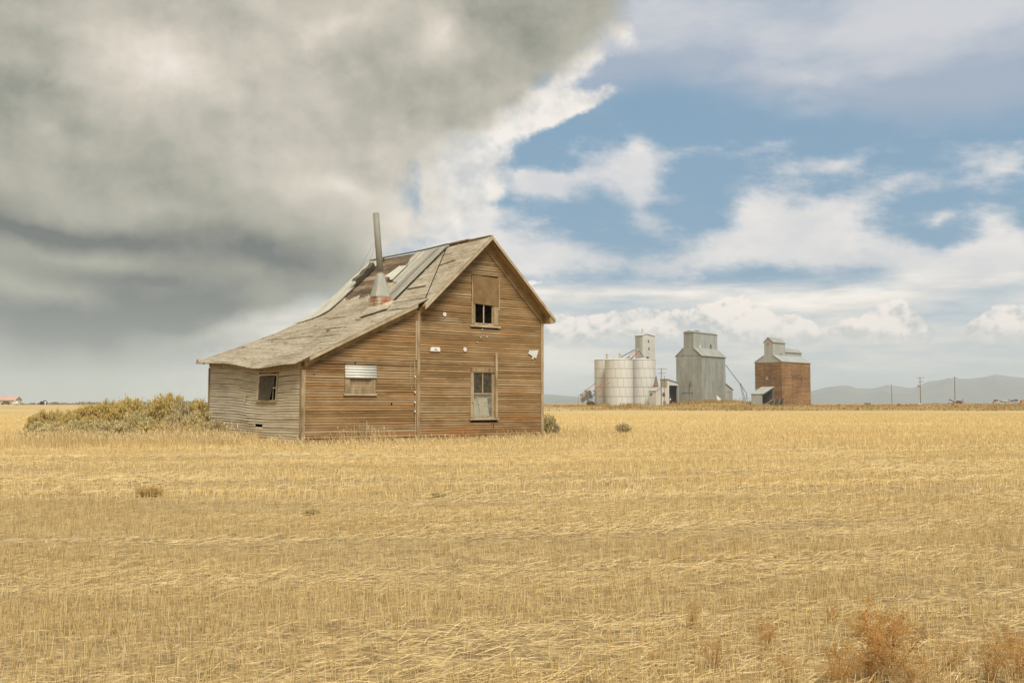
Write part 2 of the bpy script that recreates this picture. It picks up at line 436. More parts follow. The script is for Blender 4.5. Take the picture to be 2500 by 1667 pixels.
M['hood_steel'] = simple('dull_hood_steel', (0.29, 0.28, 0.225), (0.40, 0.39, 0.325), 2.5, 0.55, (1, 1, 0.4), 0.0, 0.05, 0.1)

def brick_mat():
    m, nt, b, _ = newmat('old_brick')
    v = coords(nt)
    f = noise(nt, v, 5.0, 5, 0.65)
    g = noise(nt, v, 1.9, 4, 0.6)
    c = mixc(nt, (f * 2 - 0.5).clamp(), (0.34, 0.125, 0.06), (0.46, 0.22, 0.12))
    c = mixc(nt, ((g - 0.5) * 4).step(-0.25, 0.35), c, (0.46, 0.40, 0.28))
    nt.links.new(c, b.inputs[0]); b.inputs['Roughness'].default_value = 0.95
    bump(nt, b, f, 0.5, 0.01)
    return m
M['brick'] = brick_mat()
M['rustback'] = simple('tarnished_underside', (0.085, 0.072, 0.048), (0.14, 0.12, 0.082), 3, 0.8, bstr=0.1)

def glass_mat(name, tint, amt, rough=0.15):
    """dirty pane: a film of grime over clear glass"""
    m, nt, b, out = newmat(name)
    v = coords(nt)
    g = noise(nt, v, 6.0, 5, 0.6)
    b.inputs['Base Color'].default_value = (*tint, 1); b.inputs['Roughness'].default_value = rough
    tr = nt.nodes.new('ShaderNodeBsdfTransparent'); tr.inputs[0].default_value = (0.85, 0.85, 0.8, 1)
    mx = nt.nodes.new('ShaderNodeMixShader')
    nt.links.new(((g - 0.5) * 0.7 + amt).clamp().k, mx.inputs[0])
    nt.links.new(tr.outputs[0], mx.inputs[1]); nt.links.new(b.outputs[0], mx.inputs[2]); nt.links.new(mx.outputs[0], out.inputs[0])
    return m
M['glass'] = glass_mat('dirty_glass', (0.20, 0.165, 0.11), 0.22, 0.6)
M['film'] = glass_mat('cloudy_film', (0.60, 0.55, 0.43), 0.20, 0.5)
M['screen'] = glass_mat('torn_screen', (0.135, 0.115, 0.08), 0.75, 0.9)

# ------------------------------------------------------------------ value noise for placing plants
class VN:
    def __init__(s, seed): s.t = np.random.default_rng(seed).random((256, 256))
    def one(s, x, y):
        xi = np.floor(x).astype(int); yi = np.floor(y).astype(int); fx = x - xi; fy = y - yi
        fx = fx * fx * (3 - 2 * fx); fy = fy * fy * (3 - 2 * fy)
        a = s.t[xi % 256, yi % 256]; b = s.t[(xi + 1) % 256, yi % 256]; c = s.t[xi % 256, (yi + 1) % 256]; d = s.t[(xi + 1) % 256, (yi + 1) % 256]
        return (a * (1 - fx) + b * fx) * (1 - fy) + (c * (1 - fx) + d * fx) * fy
    def __call__(s, x, y, o=4):
        x = np.asarray(x, float); y = np.asarray(y, float); r = 0; a = 0.5; t = 0
        for k in range(o): r = r + a * s.one(x * 2 ** k + 17 * k, y * 2 ** k + 31 * k); t += a; a *= 0.5
        return r / t
vn1, vn2, vn3 = VN(1), VN(2), VN(3)

def sstep(a, b, x):
    t = np.clip((np.asarray(x, float) - a) / (b - a), 0, 1); return t * t * (3 - 2 * t)

def gz(x, y):
    """height of the ground"""
    x = np.asarray(x, float); y = np.asarray(y, float)
    z = 0.66 * sstep(190, 300, y)
    z = z + 1.75 * np.exp(-((x - 72) / 15.0) ** 2 - ((y - 352) / 17.0) ** 4)
    z = z + 0.50 * np.exp(-((x - 165) / 40.0) ** 2 - ((y - 345) / 40.0) ** 2)
    near = np.exp(-((y - 15) / 60.0) ** 2)
    return z + near * (vn1(x * 0.35 + 50, y * 0.35 + 90, 3) - 0.5) * 0.10

def at(u, v, y):
    """the point of the photograph's sight line (u,v) that stands y metres out"""
    d = pxdir(u, v); k = y / d.y
    return Vector((d.x * k, y, EYE + d.z * k))
def foot(u, y):
    p = at(u, 985, y); return Vector((p.x, y, float(gz(p.x, y))))
def on_ground(u, v):
    y = 40.0
    for _ in range(40):
        p = at(u, v, y); e = p.z - float(gz(p.x, y)); y = max(3.0, y + e * y / EYE * 0.8)
    return Vector((at(u, v, y).x, y, float(gz(at(u, v, y).x, y))))

# ------------------------------------------------------------------ ground
def rows(x, y):
    """distance across the stubble rows (they bend away to the right)"""
    sp_ = 1.6 * np.log1p(np.exp(np.clip(np.asarray(x, float) / 1.6, -30, 30)))
    return y - 0.36 * sp_ - 0.03 * np.asarray(x, float)
def bare(x, y):
    """0 thick stubble .. 1 wheel track / gap"""
    w = rows(x, y)
    a = vn2(x * 0.06 + 9, w * 0.75 + 3, 4)
    b = vn3(x * 0.45 + 5, w * 1.1, 4)
    fade = np.clip(1.25 - np.asarray(y) / 60.0, 0.2, 1)
    rut = 0
    for k, (wk, sw) in enumerate(((5.4, .16), (6.25, .14), (7.0, .12), (8.15, .22), (9.4, .15), (10.3, .2), (11.9, .30), (14.0, .3), (16.2, .3), (18.7, .5), (22.5, .5), (27.5, .7), (31.0, .6))):
        d = w - wk - 0.25 * (vn1(np.asarray(x) * 0.25 + 9 * k, w * 0 + k, 2) - 0.5)
        rut = rut + np.exp(-(d / sw) ** 2) * np.clip(3.0 * vn2(np.asarray(x) * 0.16 + 5 * k, w * 0.0 + 3 * k, 3) - 0.9, 0, 1)
    return np.clip(np.clip((a - 0.50) * 3.0 + (b - 0.5) * 2.2 + 0.22, 0, 1) * fade + rut * 1.0, 0, 1)

ys = np.concatenate([np.linspace(-60, 2, 20), np.geomspace(3, 60, 90), np.geomspace(62, 420, 80), np.geomspace(440, 7960, 40)])
nx = 221
tx = np.linspace(-1, 1, nx); tx = np.sign(tx) * np.abs(tx) ** 1.25
gx = np.outer(70 + 1.15 * np.abs(ys), tx); gy = np.repeat(ys[:, None], nx, 1)
gx = np.clip(gx, -9990, 9990)
GV = np.stack([gx, gy, gz(gx, gy)], -1).reshape(-1, 3)
idx = np.arange(len(ys) * nx).reshape(len(ys), nx)
GF = np.stack([idx[:-1, :-1], idx[:-1, 1:], idx[1:, 1:], idx[1:, :-1]], -1).reshape(-1, 4)

def ground_mat():
    m, nt, b, _ = newmat('stubble_field')
    v = coords(nt)
    sp2 = nt.nodes.new('ShaderNodeSeparateXYZ'); nt.links.new(v, sp2.inputs[0]); Y = S(nt, sp2.outputs[1])
    far = Y.step(14.0, 75.0)
    X = S(nt, sp2.outputs[0])
    strip = (Y + (noise(nt, coords(nt, (0.05, 0.03, 1)), 1.0, 4, 0.6) - 0.5) * 60.0).step(196.0, 216.0) * X.step(2.0, 24.0)
    lit = noise(nt, coords(nt, (7, 11, 7)), 2.0, 6, 0.7)             # straw litter
    clod = noise(nt, v, 3.2, 6, 0.65)
    band = noise(nt, coords(nt, (0.02, 0.11, 1)), 1.0, 6, 0.62)      # broad rows far away
    patch = noise(nt, coords(nt, (0.035, 0.055, 1)), 1.0, 4, 0.6)
    soil = mixc(nt, clod, (0.15, 0.098, 0.046), (0.30, 0.205, 0.10))
    straw = ramp(nt, (lit * 1.5 - 0.25).clamp(), [(0.1, (0.28, 0.195, 0.09)), (0.55, (0.49, 0.36, 0.165)), (0.95, (0.66, 0.505, 0.265))])
    k = ((lit - 0.5) * 4.0 + (clod - 0.5) * 2.0 + 0.40).clamp()
    near = mixc(nt, k, soil, straw)
    fc = ramp(nt, ((band - 0.5) * 2.0 + (patch - 0.5) * 0.8 + (noise(nt, coords(nt, (0.5, 1.5, 1)), 1.0, 5, 0.65) - 0.5) * 1.1 + 0.5).clamp(),
              [(0.05, (0.34, 0.235, 0.098)), (0.45, (0.49, 0.355, 0.158)), (0.95, (0.60, 0.455, 0.222))])
    c = mixc(nt, far, near, fc)
    gr = noise(nt, coords(nt, (0.10, 0.16, 0.1)), 1.0, 6, 0.65)
    grass = ramp(nt, gr, [(0.30, (0.20, 0.13, 0.045)), (0.5, (0.38, 0.245, 0.082)), (0.7, (0.47, 0.325, 0.125))])
    c = mixc(nt, strip, c, grass)
    nt.links.new(c, b.inputs[0]); b.inputs['Roughness'].default_value = 0.95; b.inputs['Specular IOR Level'].default_value = 0.1
    bump(nt, b, lit * 0.5 + clod, 0.6, 0.04)
    return m
M['ground'] = ground_mat()
go = bpy.data.objects.new('ground', big_mesh('ground', GV, GF, M['ground'], True)); COL.objects.link(go); go['kind'] = 'structure'

# ------------------------------------------------------------------ far mountains
prof = [(700, 0), (900, 2), (1200, 15), (1335, 23), (1400, 18), (1450, 14), (1560, 7), (1700, 3), (1820, 6), (1900, 18), (1981, 31), (2015, 40), (2063, 45), (2084, 43), (2098, 38), (2132, 37),
        (2157, 42), (2169, 46), (2190, 43), (2219, 38), (2242, 42), (2265, 53), (2297, 57), (2313, 62), (2350, 61), (2364, 60), (2396, 64), (2433, 71), (2465, 66), (2500, 62), (2560, 68), (2650, 55),
        (2800, 60), (3000, 40), (3300, 30), (3700, 10), (4000, 0)]
pu = np.array([p[0] for p in prof], float); ph = np.array([p[1] for p in prof], float)
HU = np.arange(660, 4000, 6.0); HD = np.linspace(0, 1, 26)
uu, dd = np.meshgrid(HU, HD, indexing='ij')
RD = 6200.0
xs_ = (uu - 1250) / F * RD * (1 + (dd - 0.5) * 0.5)
yy_ = RD * (1 + (dd - 0.5) * 0.5) + (vn1(uu * 0.01, dd * 3) - 0.5) * 300
hp = np.interp(uu, pu, ph) / F * RD
shape = np.where(dd < 0.5, sstep(-0.05, 0.5, dd) ** 1.2, 1 - 0.6 * sstep(0.5, 1.0, dd))
gul = 0.72 + 0.56 * vn2(uu * 0.035 + dd * 1.5, dd * 5 + uu * 0.01, 5)
crest_ = np.exp(-((dd - 0.5) / 0.13) ** 2)
zz_ = hp * shape * (gul * (1 - crest_) + crest_) + 0.4
zz_[:, 0] = -0.5; zz_[:, -1] = -0.5
HV = np.stack([xs_, yy_, zz_], -1).reshape(-1, 3)
ii = np.arange(uu.size).reshape(uu.shape)
HF = np.stack([ii[:-1, :-1], ii[1:, :-1], ii[1:, 1:], ii[:-1, 1:]], -1).reshape(-1, 4)
M['hill'] = simple('dry_hillside', (0.075, 0.077, 0.056), (0.17, 0.15, 0.105), 0.006, 0.95, bstr=0)
ho = bpy.data.objects.new('hills', big_mesh('hills', HV, HF, M['hill'], True)); COL.objects.link(ho); ho['kind'] = 'structure'

# ------------------------------------------------------------------ the air
hm = bpy.data.materials.new('haze'); hm.use_nodes = True; hn = hm.node_tree; hn.nodes.clear()
pv = hn.nodes.new('ShaderNodeVolumePrincipled'); pv.inputs['Color'].default_value = (0.76, 0.88, 1.0, 1)
pv.inputs['Density'].default_value = 1.75e-4; pv.inputs['Anisotropy'].default_value = 0.15
oo = hn.nodes.new('ShaderNodeOutputMaterial'); hn.links.new(pv.outputs[0], oo.inputs['Volume'])
hz = MB().box(-10000, 10000, -200, 8000, -1.6, 222)
obj('haze', hz, hm, kind='stuff')

# ================================================================== the farmhouse
HX, HY = -7.5739, 35.5294
HROT = math.radians(39.0)
hx_ = Vector((math.cos(HROT), math.sin(HROT), 0)); hy_ = Vector((-math.sin(HROT), math.cos(HROT), 0))
def hw(s, t, z=0.0): return Vector((HX, HY, 0)) + hx_ * s + hy_ * t + Vector((0, 0, z))
house = thing('farmhouse', 'abandoned two-storey plank farmhouse with sagging lean-to and patched roof', 'house', (HX, HY, 0), HROT)
S0, S1, S2, T1 = 0.0, 5.0, 11.45, 8.55
RIDGE_S, RIDGE_Z = 8.27, 8.42
KS, KZ = 5.32, 5.66                  # where the lean-to roof meets the main slope
LSL = (KZ - 2.95) / (KS + 0.45)
MSL = (RIDGE_Z - KZ) / (RIDGE_S - KS)
RSL = (RIDGE_Z - 5.16) / (11.74 - RIDGE_S)
def lean_sag(s, t):
    k = np.clip((3.2 - s) / 3.6, 0, 1)
    return k * (-0.20 * np.exp(-((t - 3.0) / 1.9) ** 2) + 0.034 * t)
def roof_z(s, t):
    """top of the roof deck"""
    main = RIDGE_Z - (RIDGE_S - s) * MSL
    lean = 2.95 + (s + 0.45) * LSL + lean_sag(s, t)
    z = np.where(s > RIDGE_S, RIDGE_Z - (s - RIDGE_S) * RSL, np.where(s > KS, main, lean))
    far_ = np.clip((t - 4.5) / 4.0, 0, 1)
    z = z + 0.06 * far_ * np.exp(-((s - KS) / 0.45) ** 2)          # the kink eases into a curve at the far end
    z = z - 0.05 * np.exp(-((t - 4.5) / 2.2) ** 2) * np.clip((s - KS) / 3, 0, 1) * (s <= RIDGE_S + 0.2)
    return z
def roof_n(s, t):
    e = 0.02
    a = Vector((2 * e, 0, float(roof_z(s + e, t) - roof_z(s - e, t)))); b = Vector((0, 2 * e, float(roof_z(s, t + e) - roof_z(s, t - e))))
    return a.cross(b).normalized()

def patch_mesh(ss, tt, zf, th):
    """a sheet following zf(s,t), th thick downwards"""
    sg, tg = np.meshgrid(ss, tt, indexing='ij'); z = zf(sg, tg)
    n = sg.size; a, b = sg.shape
    top = np.stack([sg, tg, z], -1).reshape(-1, 3); bot = top - [0, 0, th]
    i = np.arange(n).reshape(a, b); q = []
    up = np.stack([i[:-1, :-1], i[1:, :-1], i[1:, 1:], i[:-1, 1:]], -1).reshape(-1, 4)
    dn = up[:, ::-1] + n
    e = []
    for L in (i[0, :], i[:, -1], i[-1, ::-1], i[::-1, 0]):
        e += [(L[k + 1], L[k], L[k] + n, L[k + 1] + n) for k in range(len(L) - 1)]
    mb = MB(); mb.v = [tuple(p) for p in np.vstack([top, bot])]; mb.f = [tuple(map(int, f)) for f in np.vstack([up, dn, np.array(e)])]
    return mb

# ---- walls: sheathing with openings, then the clapboards one by one
def wall_map_front(s, z, out): return (s, -out, z)
def left_sag(t, z): return float(lean_sag(np.float64(0.0), np.float64(t))) * min(1.0, z / 2.6)
def left_out(t, z):
    b = 0.10 * math.exp(-((t - 3.6) / 2.4) ** 2) * math.sin(math.pi * min(1, max(0, z / 2.9)))
    seam = 4.3 + 0.28 * math.sin(math.pi * min(1, max(0, (2.7 - z) / 2.0)))       # a bowed butt line; boards beyond it have sprung out
    if t > seam: b += 0.05 * math.exp(-(t - seam) / 0.9) * math.exp(-((z - 1.15) / 0.6) ** 2)
    return b, seam
def wall_map_left(t, z, out):
    return (-out - left_out(t, z)[0], t, z + left_sag(t, z))

def clip_iv(iv, cut):
    r = []
    for a, b in iv:
        if cut[1] <= a or cut[0] >= b: r.append((a, b)); continue
        if cut[0] > a: r.append((a, cut[0]))
        if cut[1] < b: r.append((cut[1], b))
    return r

def sheathing(parent_name, wmap, ext, ztop_breaks, holes, mt):
    """ext(z)->(a,b); strips between the breaks, butted end to end"""
    zs = sorted(set(ztop_breaks + [h[2] for h in holes] + [h[3] for h in holes]))
    mb = MB()
    for z0, z1 in zip(zs[:-1], zs[1:]):
        zc = (z0 + z1) / 2
        e0, e1_ = ext(z0 + 1e-4), ext(z1 - 1e-4)
        iv = [(0.0, 1.0)]
        a0, b0 = e0; a1, b1 = e1_
        ivs = [(min(a0, a1), max(b0, b1))]
        cuts = [h for h in holes if h[2] < zc < h[3]]
        for h in cuts: ivs = clip_iv(ivs, (h[0], h[1]))
        for (a, b) in ivs:
            la0 = a0 if a == min(a0, a1) else a; la1 = a1 if a == min(a0, a1) else a
            lb0 = b0 if b == max(b0, b1) else b; lb1 = b1 if b == max(b0, b1) else b
            n = max(1, int((lb0 - la0) / 1.2))
            for k in range(n):
                f0, f1 = k / n, (k + 1) / n
                P = lambda f, z, lo, hi, o: wmap(lo + (hi - lo) * f, z, o)
                o1, o0 = 0.0, -0.06
                mb.hexa([P(f0, z0, la0, lb0, o1), P(f1, z0, la0, lb0, o1), P(f1, z0, la0, lb0, o0), P(f0, z0, la0, lb0, o0),
                         P(f0, z1, la1, lb1, o1), P(f1, z1, la1, lb1, o1), P(f1, z1, la1, lb1, o0), P(f0, z1, la1, lb1, o0)])
    return obj(parent_name, mb, mt, house)

EXP = 0.1016
R_ = random.Random(5)
def clapboards(wall, wmap, ext, z0, z1, holes, mts, breaks=None, nseg=1.3, bow=0.004, joint=0.1, skip=()):
    k = 0; z = z0
    while z < z1 - 0.02:
        zb, zt = z, z + EXP - 0.0050 - 0.006 * R_.random()  # gap bares near-black sheathing, its colour standing in for shadow lines between boards
        a0, b0 = ext(zb + 0.002); a1, b1 = ext(min(zt, z1) - 0.002)
        ivs = [(min(a0, a1), max(b0, b1))]
        zc = z + EXP / 2
        for h in holes:
            if h[2] < zc < h[3]: ivs = clip_iv(ivs, (h[0] - 0.004, h[1] + 0.004))
        if breaks:
            c = breaks(zc)
            ivs = [q for a, b in ivs for q in ([(a, c - 0.006), (c + 0.006, b)] if a < c < b else [(a, b)])]
        out = []
        for a, b in ivs:
            if b - a > 3.0 and R_.random() < joint:
                c = a + (b - a) * R_.uniform(0.25, 0.75); out += [(a, c - 0.002), (c + 0.002, b)]
            elif b - a > 0.03: out.append((a, b))
        for a, b in out:
            A0 = a0 if a == min(a0, a1) else a; A1 = a1 if a == min(a0, a1) else a
            B0 = b0 if b == max(b0, b1) else b; B1 = b1 if b == max(b0, b1) else b
            n = max(2, int((b - a) / nseg) + 1)
            proud = 0.021 + abs(R_.gauss(0, 0.005)) + (0.014 if R_.random() < 0.07 else 0)
            drop = R_.gauss(0, 0.0016) + (0.012 if R_.random() < 0.08 else 0)
            ph_ = R_.uniform(0, 6.28); tilt = R_.gauss(0, 0.003)
            vs = []; fs = []
            for i in range(n + 1):
                f = i / n
                lo = A0 + (B0 - A0) * f; hi = A1 + (B1 - A1) * f
                w = bow * math.sin(3.1 * f * max(1, (b - a) / 3) + ph_) + drop + tilt * (f - 0.5) + R_.gauss(0, 0.0012)
                pr = proud + 0.004 * math.sin(5.3 * f + ph_ * 2)
                vs += [wmap(lo, zb + w, 0.003), wmap(lo, zb + w, pr), wmap(hi, zt + w * 0.6, 0.008), wmap(hi, zt + w * 0.6, 0.002)]
            for i in range(n):
                o = 4 * i
                for j in range(4): fs.append((o + j, o + (j + 1) % 4, o + 4 + (j + 1) % 4, o + 4 + j))
            fs += [(3, 2, 1, 0), (4 * n, 4 * n + 1, 4 * n + 2, 4 * n + 3)]
            mb = MB().add(vs, fs)
            obj('clapboard', mb, mts(zc, (a + b) / 2), wall)
        z += EXP; k += 1

def ext_gable(z):
    """front of the tall part under its soffits"""
    if z <= 5.0: return (S1, S2)
    l = KS - 0.32 + (z - 5.32) / MSL if z > 5.34 else S1
    l = max(S1, RIDGE_S - (RIDGE_Z - 0.10 - z) / MSL); r = min(S2, RIDGE_S + (RIDGE_Z - 0.10 - z) / RSL)
    return (min(l, RIDGE_S - 0.001), max(r, RIDGE_S + 0.001))
H_UP = (7.74, 8.72, 4.74, 6.72)      # s0,s1,z0,z1 of the boarded gable window
H_LO = (7.66, 8.78, 0.94, 2.84)
gable_wall = sheathing('wall', wall_map_front, ext_gable, [-0.1, 5.0, 5.4, 8.28], [H_UP, H_LO], M['black'])
gable_wall['label'] = 'front gable wall of the tall part, brown weathered boards'
clapboards(gable_wall, wall_map_front, ext_gable, 0.02, 8.22, [(7.58, 8.92, 0.78, 2.96), (7.58, 8.97, 4.63, 6.80)],
           lambda z, s: M['clap_rust'] if (z < 1.0 or R_.random() < 0.12) else M['clap_front'], joint=0.16)

def lean_top(s): return 2.95 + (s + 0.45) * LSL + float(lean_sag(np.float64(s), np.float64(0.0))) - 0.08
def ext_lean(z):
    zb = lean_top(0.0)
    if z <= zb: return (S0, S1)
    a = S0
    for _ in range(12): a = a + (z - lean_top(a)) / LSL
    return (min(max(S0, a), S1 - 0.001), S1)
H_FW = (1.90, 2.88, 1.86, 2.86)
lean_wall = sheathing('wall', wall_map_front, ext_lean, [-0.1, lean_top(0.0), lean_top(S1) - 0.001], [H_FW], M['black'])
lean_wall['label'] = 'front wall of the lean-to, rust brown boards'
clapboards(lean_wall, wall_map_front, ext_lean, 0.02, lean_top(S1) - 0.02, [(1.72, 3.04, 1.80, 2.92)], lambda z, s: M['clap_rust'] if R_.random() < 0.75 else M['clap_front'], joint=0.22, bow=0.007)

ext_left = lambda z: (S0, T1)
H_LW = (2.00, 3.45, 1.70, 2.66)
H_HOLE = (3.08, 3.74, 0.61, 0.76)
left_wall = sheathing('wall', wall_map_left, ext_left, [-0.1, 2.94], [H_LW, H_HOLE], M['black'])
left_wall['label'] = 'pale grey bulging side wall of the lean-to'
clapboards(left_wall, wall_map_left, ext_left, 0.02, 2.86, [(1.86, 3.58, 1.62, 2.74), H_HOLE], lambda z, t: M['clap_grey'], breaks=lambda z: left_out(9, z)[1] if z < 2.3 else -9, nseg=0.55, joint=0.0, bow=0.006)

# hidden walls: plain boarding
rw = MB().box(S2 - 0.06, S2, 0.002, T1 - 0.062, -0.1, 5.0)
rw = obj('wall', rw, M['clap_front'], house)
b = MB(); z = 0.02
while z < 4.95: b.hexa([(S2, 0.01, z), (S2 + 0.022, 0.01, z), (S2 + 0.022, T1, z), (S2, T1, z), (S2, 0.01, z + EXP), (S2 + 0.006, 0.01, z + EXP), (S2 + 0.006, T1, z + EXP), (S2, T1, z + EXP)]); z += EXP
obj('clapboards', b, M['clap_front'], rw, kind='stuff')
bw = MB().prism([(S1, T1 - 0.06, -0.1), (S2, T1 - 0.06, -0.1), (S2, T1 - 0.06, 5.0), (RIDGE_S, T1 - 0.06, RIDGE_Z - 0.12), (S1, T1 - 0.06, 5.2)], (0, 0.06, 0))
bw.prism([(S0 - 0.0, T1 - 0.06, -0.1), (S1 - 0.002, T1 - 0.06, -0.1), (S1 - 0.002, T1 - 0.06, 5.2), (S0, T1 - 0.06, 2.95)], (0, 0.06, 0))
bw = obj('wall', bw, M['clap_grey'], house)
fl = MB().box(S0 + 0.02, S2 - 0.08, 0.08, T1 - 0.08, 0.02, 0.10)
obj('floor', fl, M['dark'], house)
pt = MB().box(S1 - 0.05, S1 + 0.03, 0.10, T1 - 0.1, 0.11, 5.1)
obj('partition', pt, M['dark'], house)
obj('upper_floor', MB().box(S1 + 0.05, S2 - 0.08, 0.10, T1 - 0.1, 3.6, 3.7), M['dark'], house)

# corner boards and friezes
def part(name, mb, mt, parent=house, label=None, smooth=False): return obj(name, mb, mt, parent, smooth, label)
part('corner_board', MB().box(S1 - 0.075, S1 + 0.055, -0.052, -0.003, -0.05, 5.16), M['trim'])
part('corner_board', MB().box(S2 - 0.115, S2 + 0.03, -0.052, -0.002, -0.02, 4.98), M['trim'])
part('corner_board', MB().box(S2 + 0.002, S2 + 0.045, 0.0, 0.12, -0.02, 4.98), M['trim'])
part('corner_board', MB().box(S0 - 0.045, S0 + 0.10, -0.056, -0.003, -0.12, 2.72), M['trim'])
part('corner_board', MB().box(S0 - 0.05, S0 - 0.003, 0.001, 0.11, -0.10, 2.74), M['trim'])
part('corner_board', MB().box(S0 - 0.055, S0 - 0.003, T1 - 0.06, T1 + 0.045, 0, 3.02), M['trim'])
part('corner_post', MB().box(S1 - 0.16, S1 - 0.09, -0.05, -0.02, 3.2, 4.75), M['trim'], label='short dark strip beside the junction of the walls')

# ---- roof
roofL = part('roof', patch_mesh(np.concatenate([np.linspace(-0.45, 3.6, 10), np.linspace(4.1, RIDGE_S, 14)]), np.linspace(-0.30, 8.98, 22), lambda s, t: roof_z(s, t), 0.05), M['deck'], label='front slope sweeping down over the lean-to')
# front overhang of the tall part runs below the lean-to sheet
part('soffit_board', patch_mesh(np.linspace(4.97, RIDGE_S - 0.01, 8), np.linspace(-0.50, -0.302, 2), lambda s, t: RIDGE_Z - (RIDGE_S - s) * MSL - 0.004, 0.04), M['soffit'])
roofR = part('roof', patch_mesh(np.linspace(RIDGE_S, 11.74, 10), np.linspace(-0.30, 9.1, 14), lambda s, t: roof_z(s, t) - 0.001, 0.05), M['deck'], label='rear slope behind the ridge')
# soffit planks of the right overhang, lengthwise
for k in range(4):
    t0 = -0.495 + k * 0.125; t1 = t0 + 0.119
    P = lambda s, t, dz: (s, t, RIDGE_Z - (s - RIDGE_S) * RSL + dz)
    d0 = -0.085 - 0.004 * (k % 2)
    part('soffit_board', MB().hexa([P(RIDGE_S + 0.03, t0, d0), P(11.72, t0, d0), P(11.72, t1, d0), P(RIDGE_S + 0.03, t1, d0), P(RIDGE_S + 0.03, t0, d0 + 0.022), P(11.72, t0, d0 + 0.022), P(11.72, t1, d0 + 0.022), P(RIDGE_S + 0.03, t1, d0 + 0.022)]), M['soffit'])
    Q = lambda s, t, dz: (s, t, RIDGE_Z - (RIDGE_S - s) * MSL + dz)
    part('soffit_board', MB().hexa([Q(5.0, t0, d0), Q(RIDGE_S - 0.03, t0, d0), Q(RIDGE_S - 0.03, t1, d0), Q(5.0, t1, d0), Q(5.0, t0, d0 + 0.022), Q(RIDGE_S - 0.03, t0, d0 + 0.022), Q(RIDGE_S - 0.03, t1, d0 + 0.022), Q(5.0, t1, d0 + 0.022)]), M['soffit'])
part('roof_edge', patch_mesh(np.linspace(RIDGE_S, 11.74, 8), np.linspace(-0.52, -0.302, 2), lambda s, t: roof_z(s, t) + 0.012, 0.05), M['fascia'])
part('roof_edge', patch_mesh(np.linspace(KS - 0.28, RIDGE_S - 0.002, 8), np.linspace(-0.52, -0.302, 2), lambda s, t: RIDGE_Z - (RIDGE_S - s) * MSL + 0.012, 0.012), M['fascia'])
def rake(s0, z0, s1, z1, t, h, th, mt, name='rake_board', drop=0.0):
    part(name, MB().hexa([(s0, t, z0 - h - drop), (s1, t, z1 - h - drop), (s1, t + th, z1 - h - drop), (s0, t + th, z0 - h - drop), (s0, t, z0 - drop), (s1, t, z1 - drop), (s1, t + th, z1 - drop), (s0, t + th, z0 - drop)]), mt)
rz = lambda s: RIDGE_Z - (RIDGE_S - s) * MSL
rr = lambda s: RIDGE_Z - (s - RIDGE_S) * RSL
rake(4.97, rz(4.97) + 0.03, RIDGE_S, RIDGE_Z + 0.03, -0.535, 0.20, 0.03, M['fascia'])
rake(RIDGE_S + 0.002, RIDGE_Z + 0.028, 11.76, rr(11.76) + 0.028, -0.535, 0.15, 0.03, M['fascia'])
rake(5.0, rz(5.0), RIDGE_S - 0.02, RIDGE_Z - 0.02, -0.060, 0.27, 0.036, M['soffit'], 'frieze_board', 0.105)
rake(RIDGE_S + 0.0, RIDGE_Z, S2 + 0.03, rr(S2 + 0.03), -0.062, 0.40, 0.038, M['soffit'], 'frieze_board', 0.105)
part('eave_return', MB().prism([(S2 + 0.032, -0.50, 4.97), (11.73, -0.50, 4.97), (11.73, -0.50, rr(11.73) - 0.06), (S2 + 0.032, -0.50, rr(S2) - 0.10)], (0, 0.44, 0)), M['soffit'])
part('eave_board', MB().box(11.70, 11.735, -0.05, 9.1, 4.98, 5.10), M['fascia'])
# lean-to rake: roof lip, board below it and frieze on the wall
lz = lambda s: 2.95 + (s + 0.45) * LSL + float(lean_sag(np.float64(s), np.float64(-0.3)))
ks = np.linspace(-0.45, 4.72, 9)
for i in range(len(ks) - 1):
    pass
def polyrake(name, ss, top, h, t, th, mt, label=None):
    mb = MB(); n = len(ss); vs = []; fs = []
    for s in ss:
        z = top(s); vs += [(s, t, z - h), (s, t + th, z - h), (s, t + th, z), (s, t, z)]
    for i in range(n - 1):
        for j in range(4): fs.append((4 * i + j, 4 * i + (j + 1) % 4, 4 * i + 4 + (j + 1) % 4, 4 * i + 4 + j))
    fs += [(3, 2, 1, 0), tuple(4 * (n - 1) + j for j in range(4))]
    return part(name, mb.add(vs, fs), mt, label=label)
polyrake('rake_board', np.linspace(0.12, 4.76, 9), lambda s: lz(s) + 0.02, 0.17, -0.335, 0.032, M['fascia'])
polyrake('frieze_board', np.linspace(0.06, 4.9, 9), lambda s: lz(s) - 0.10, 0.26, -0.062, 0.034, M['soffit'])
polyrake('soffit_board', np.linspace(-0.42, 4.74, 9), lambda s: lz(s) - 0.056, 0.02, -0.29, 0.23, M['soffit'])
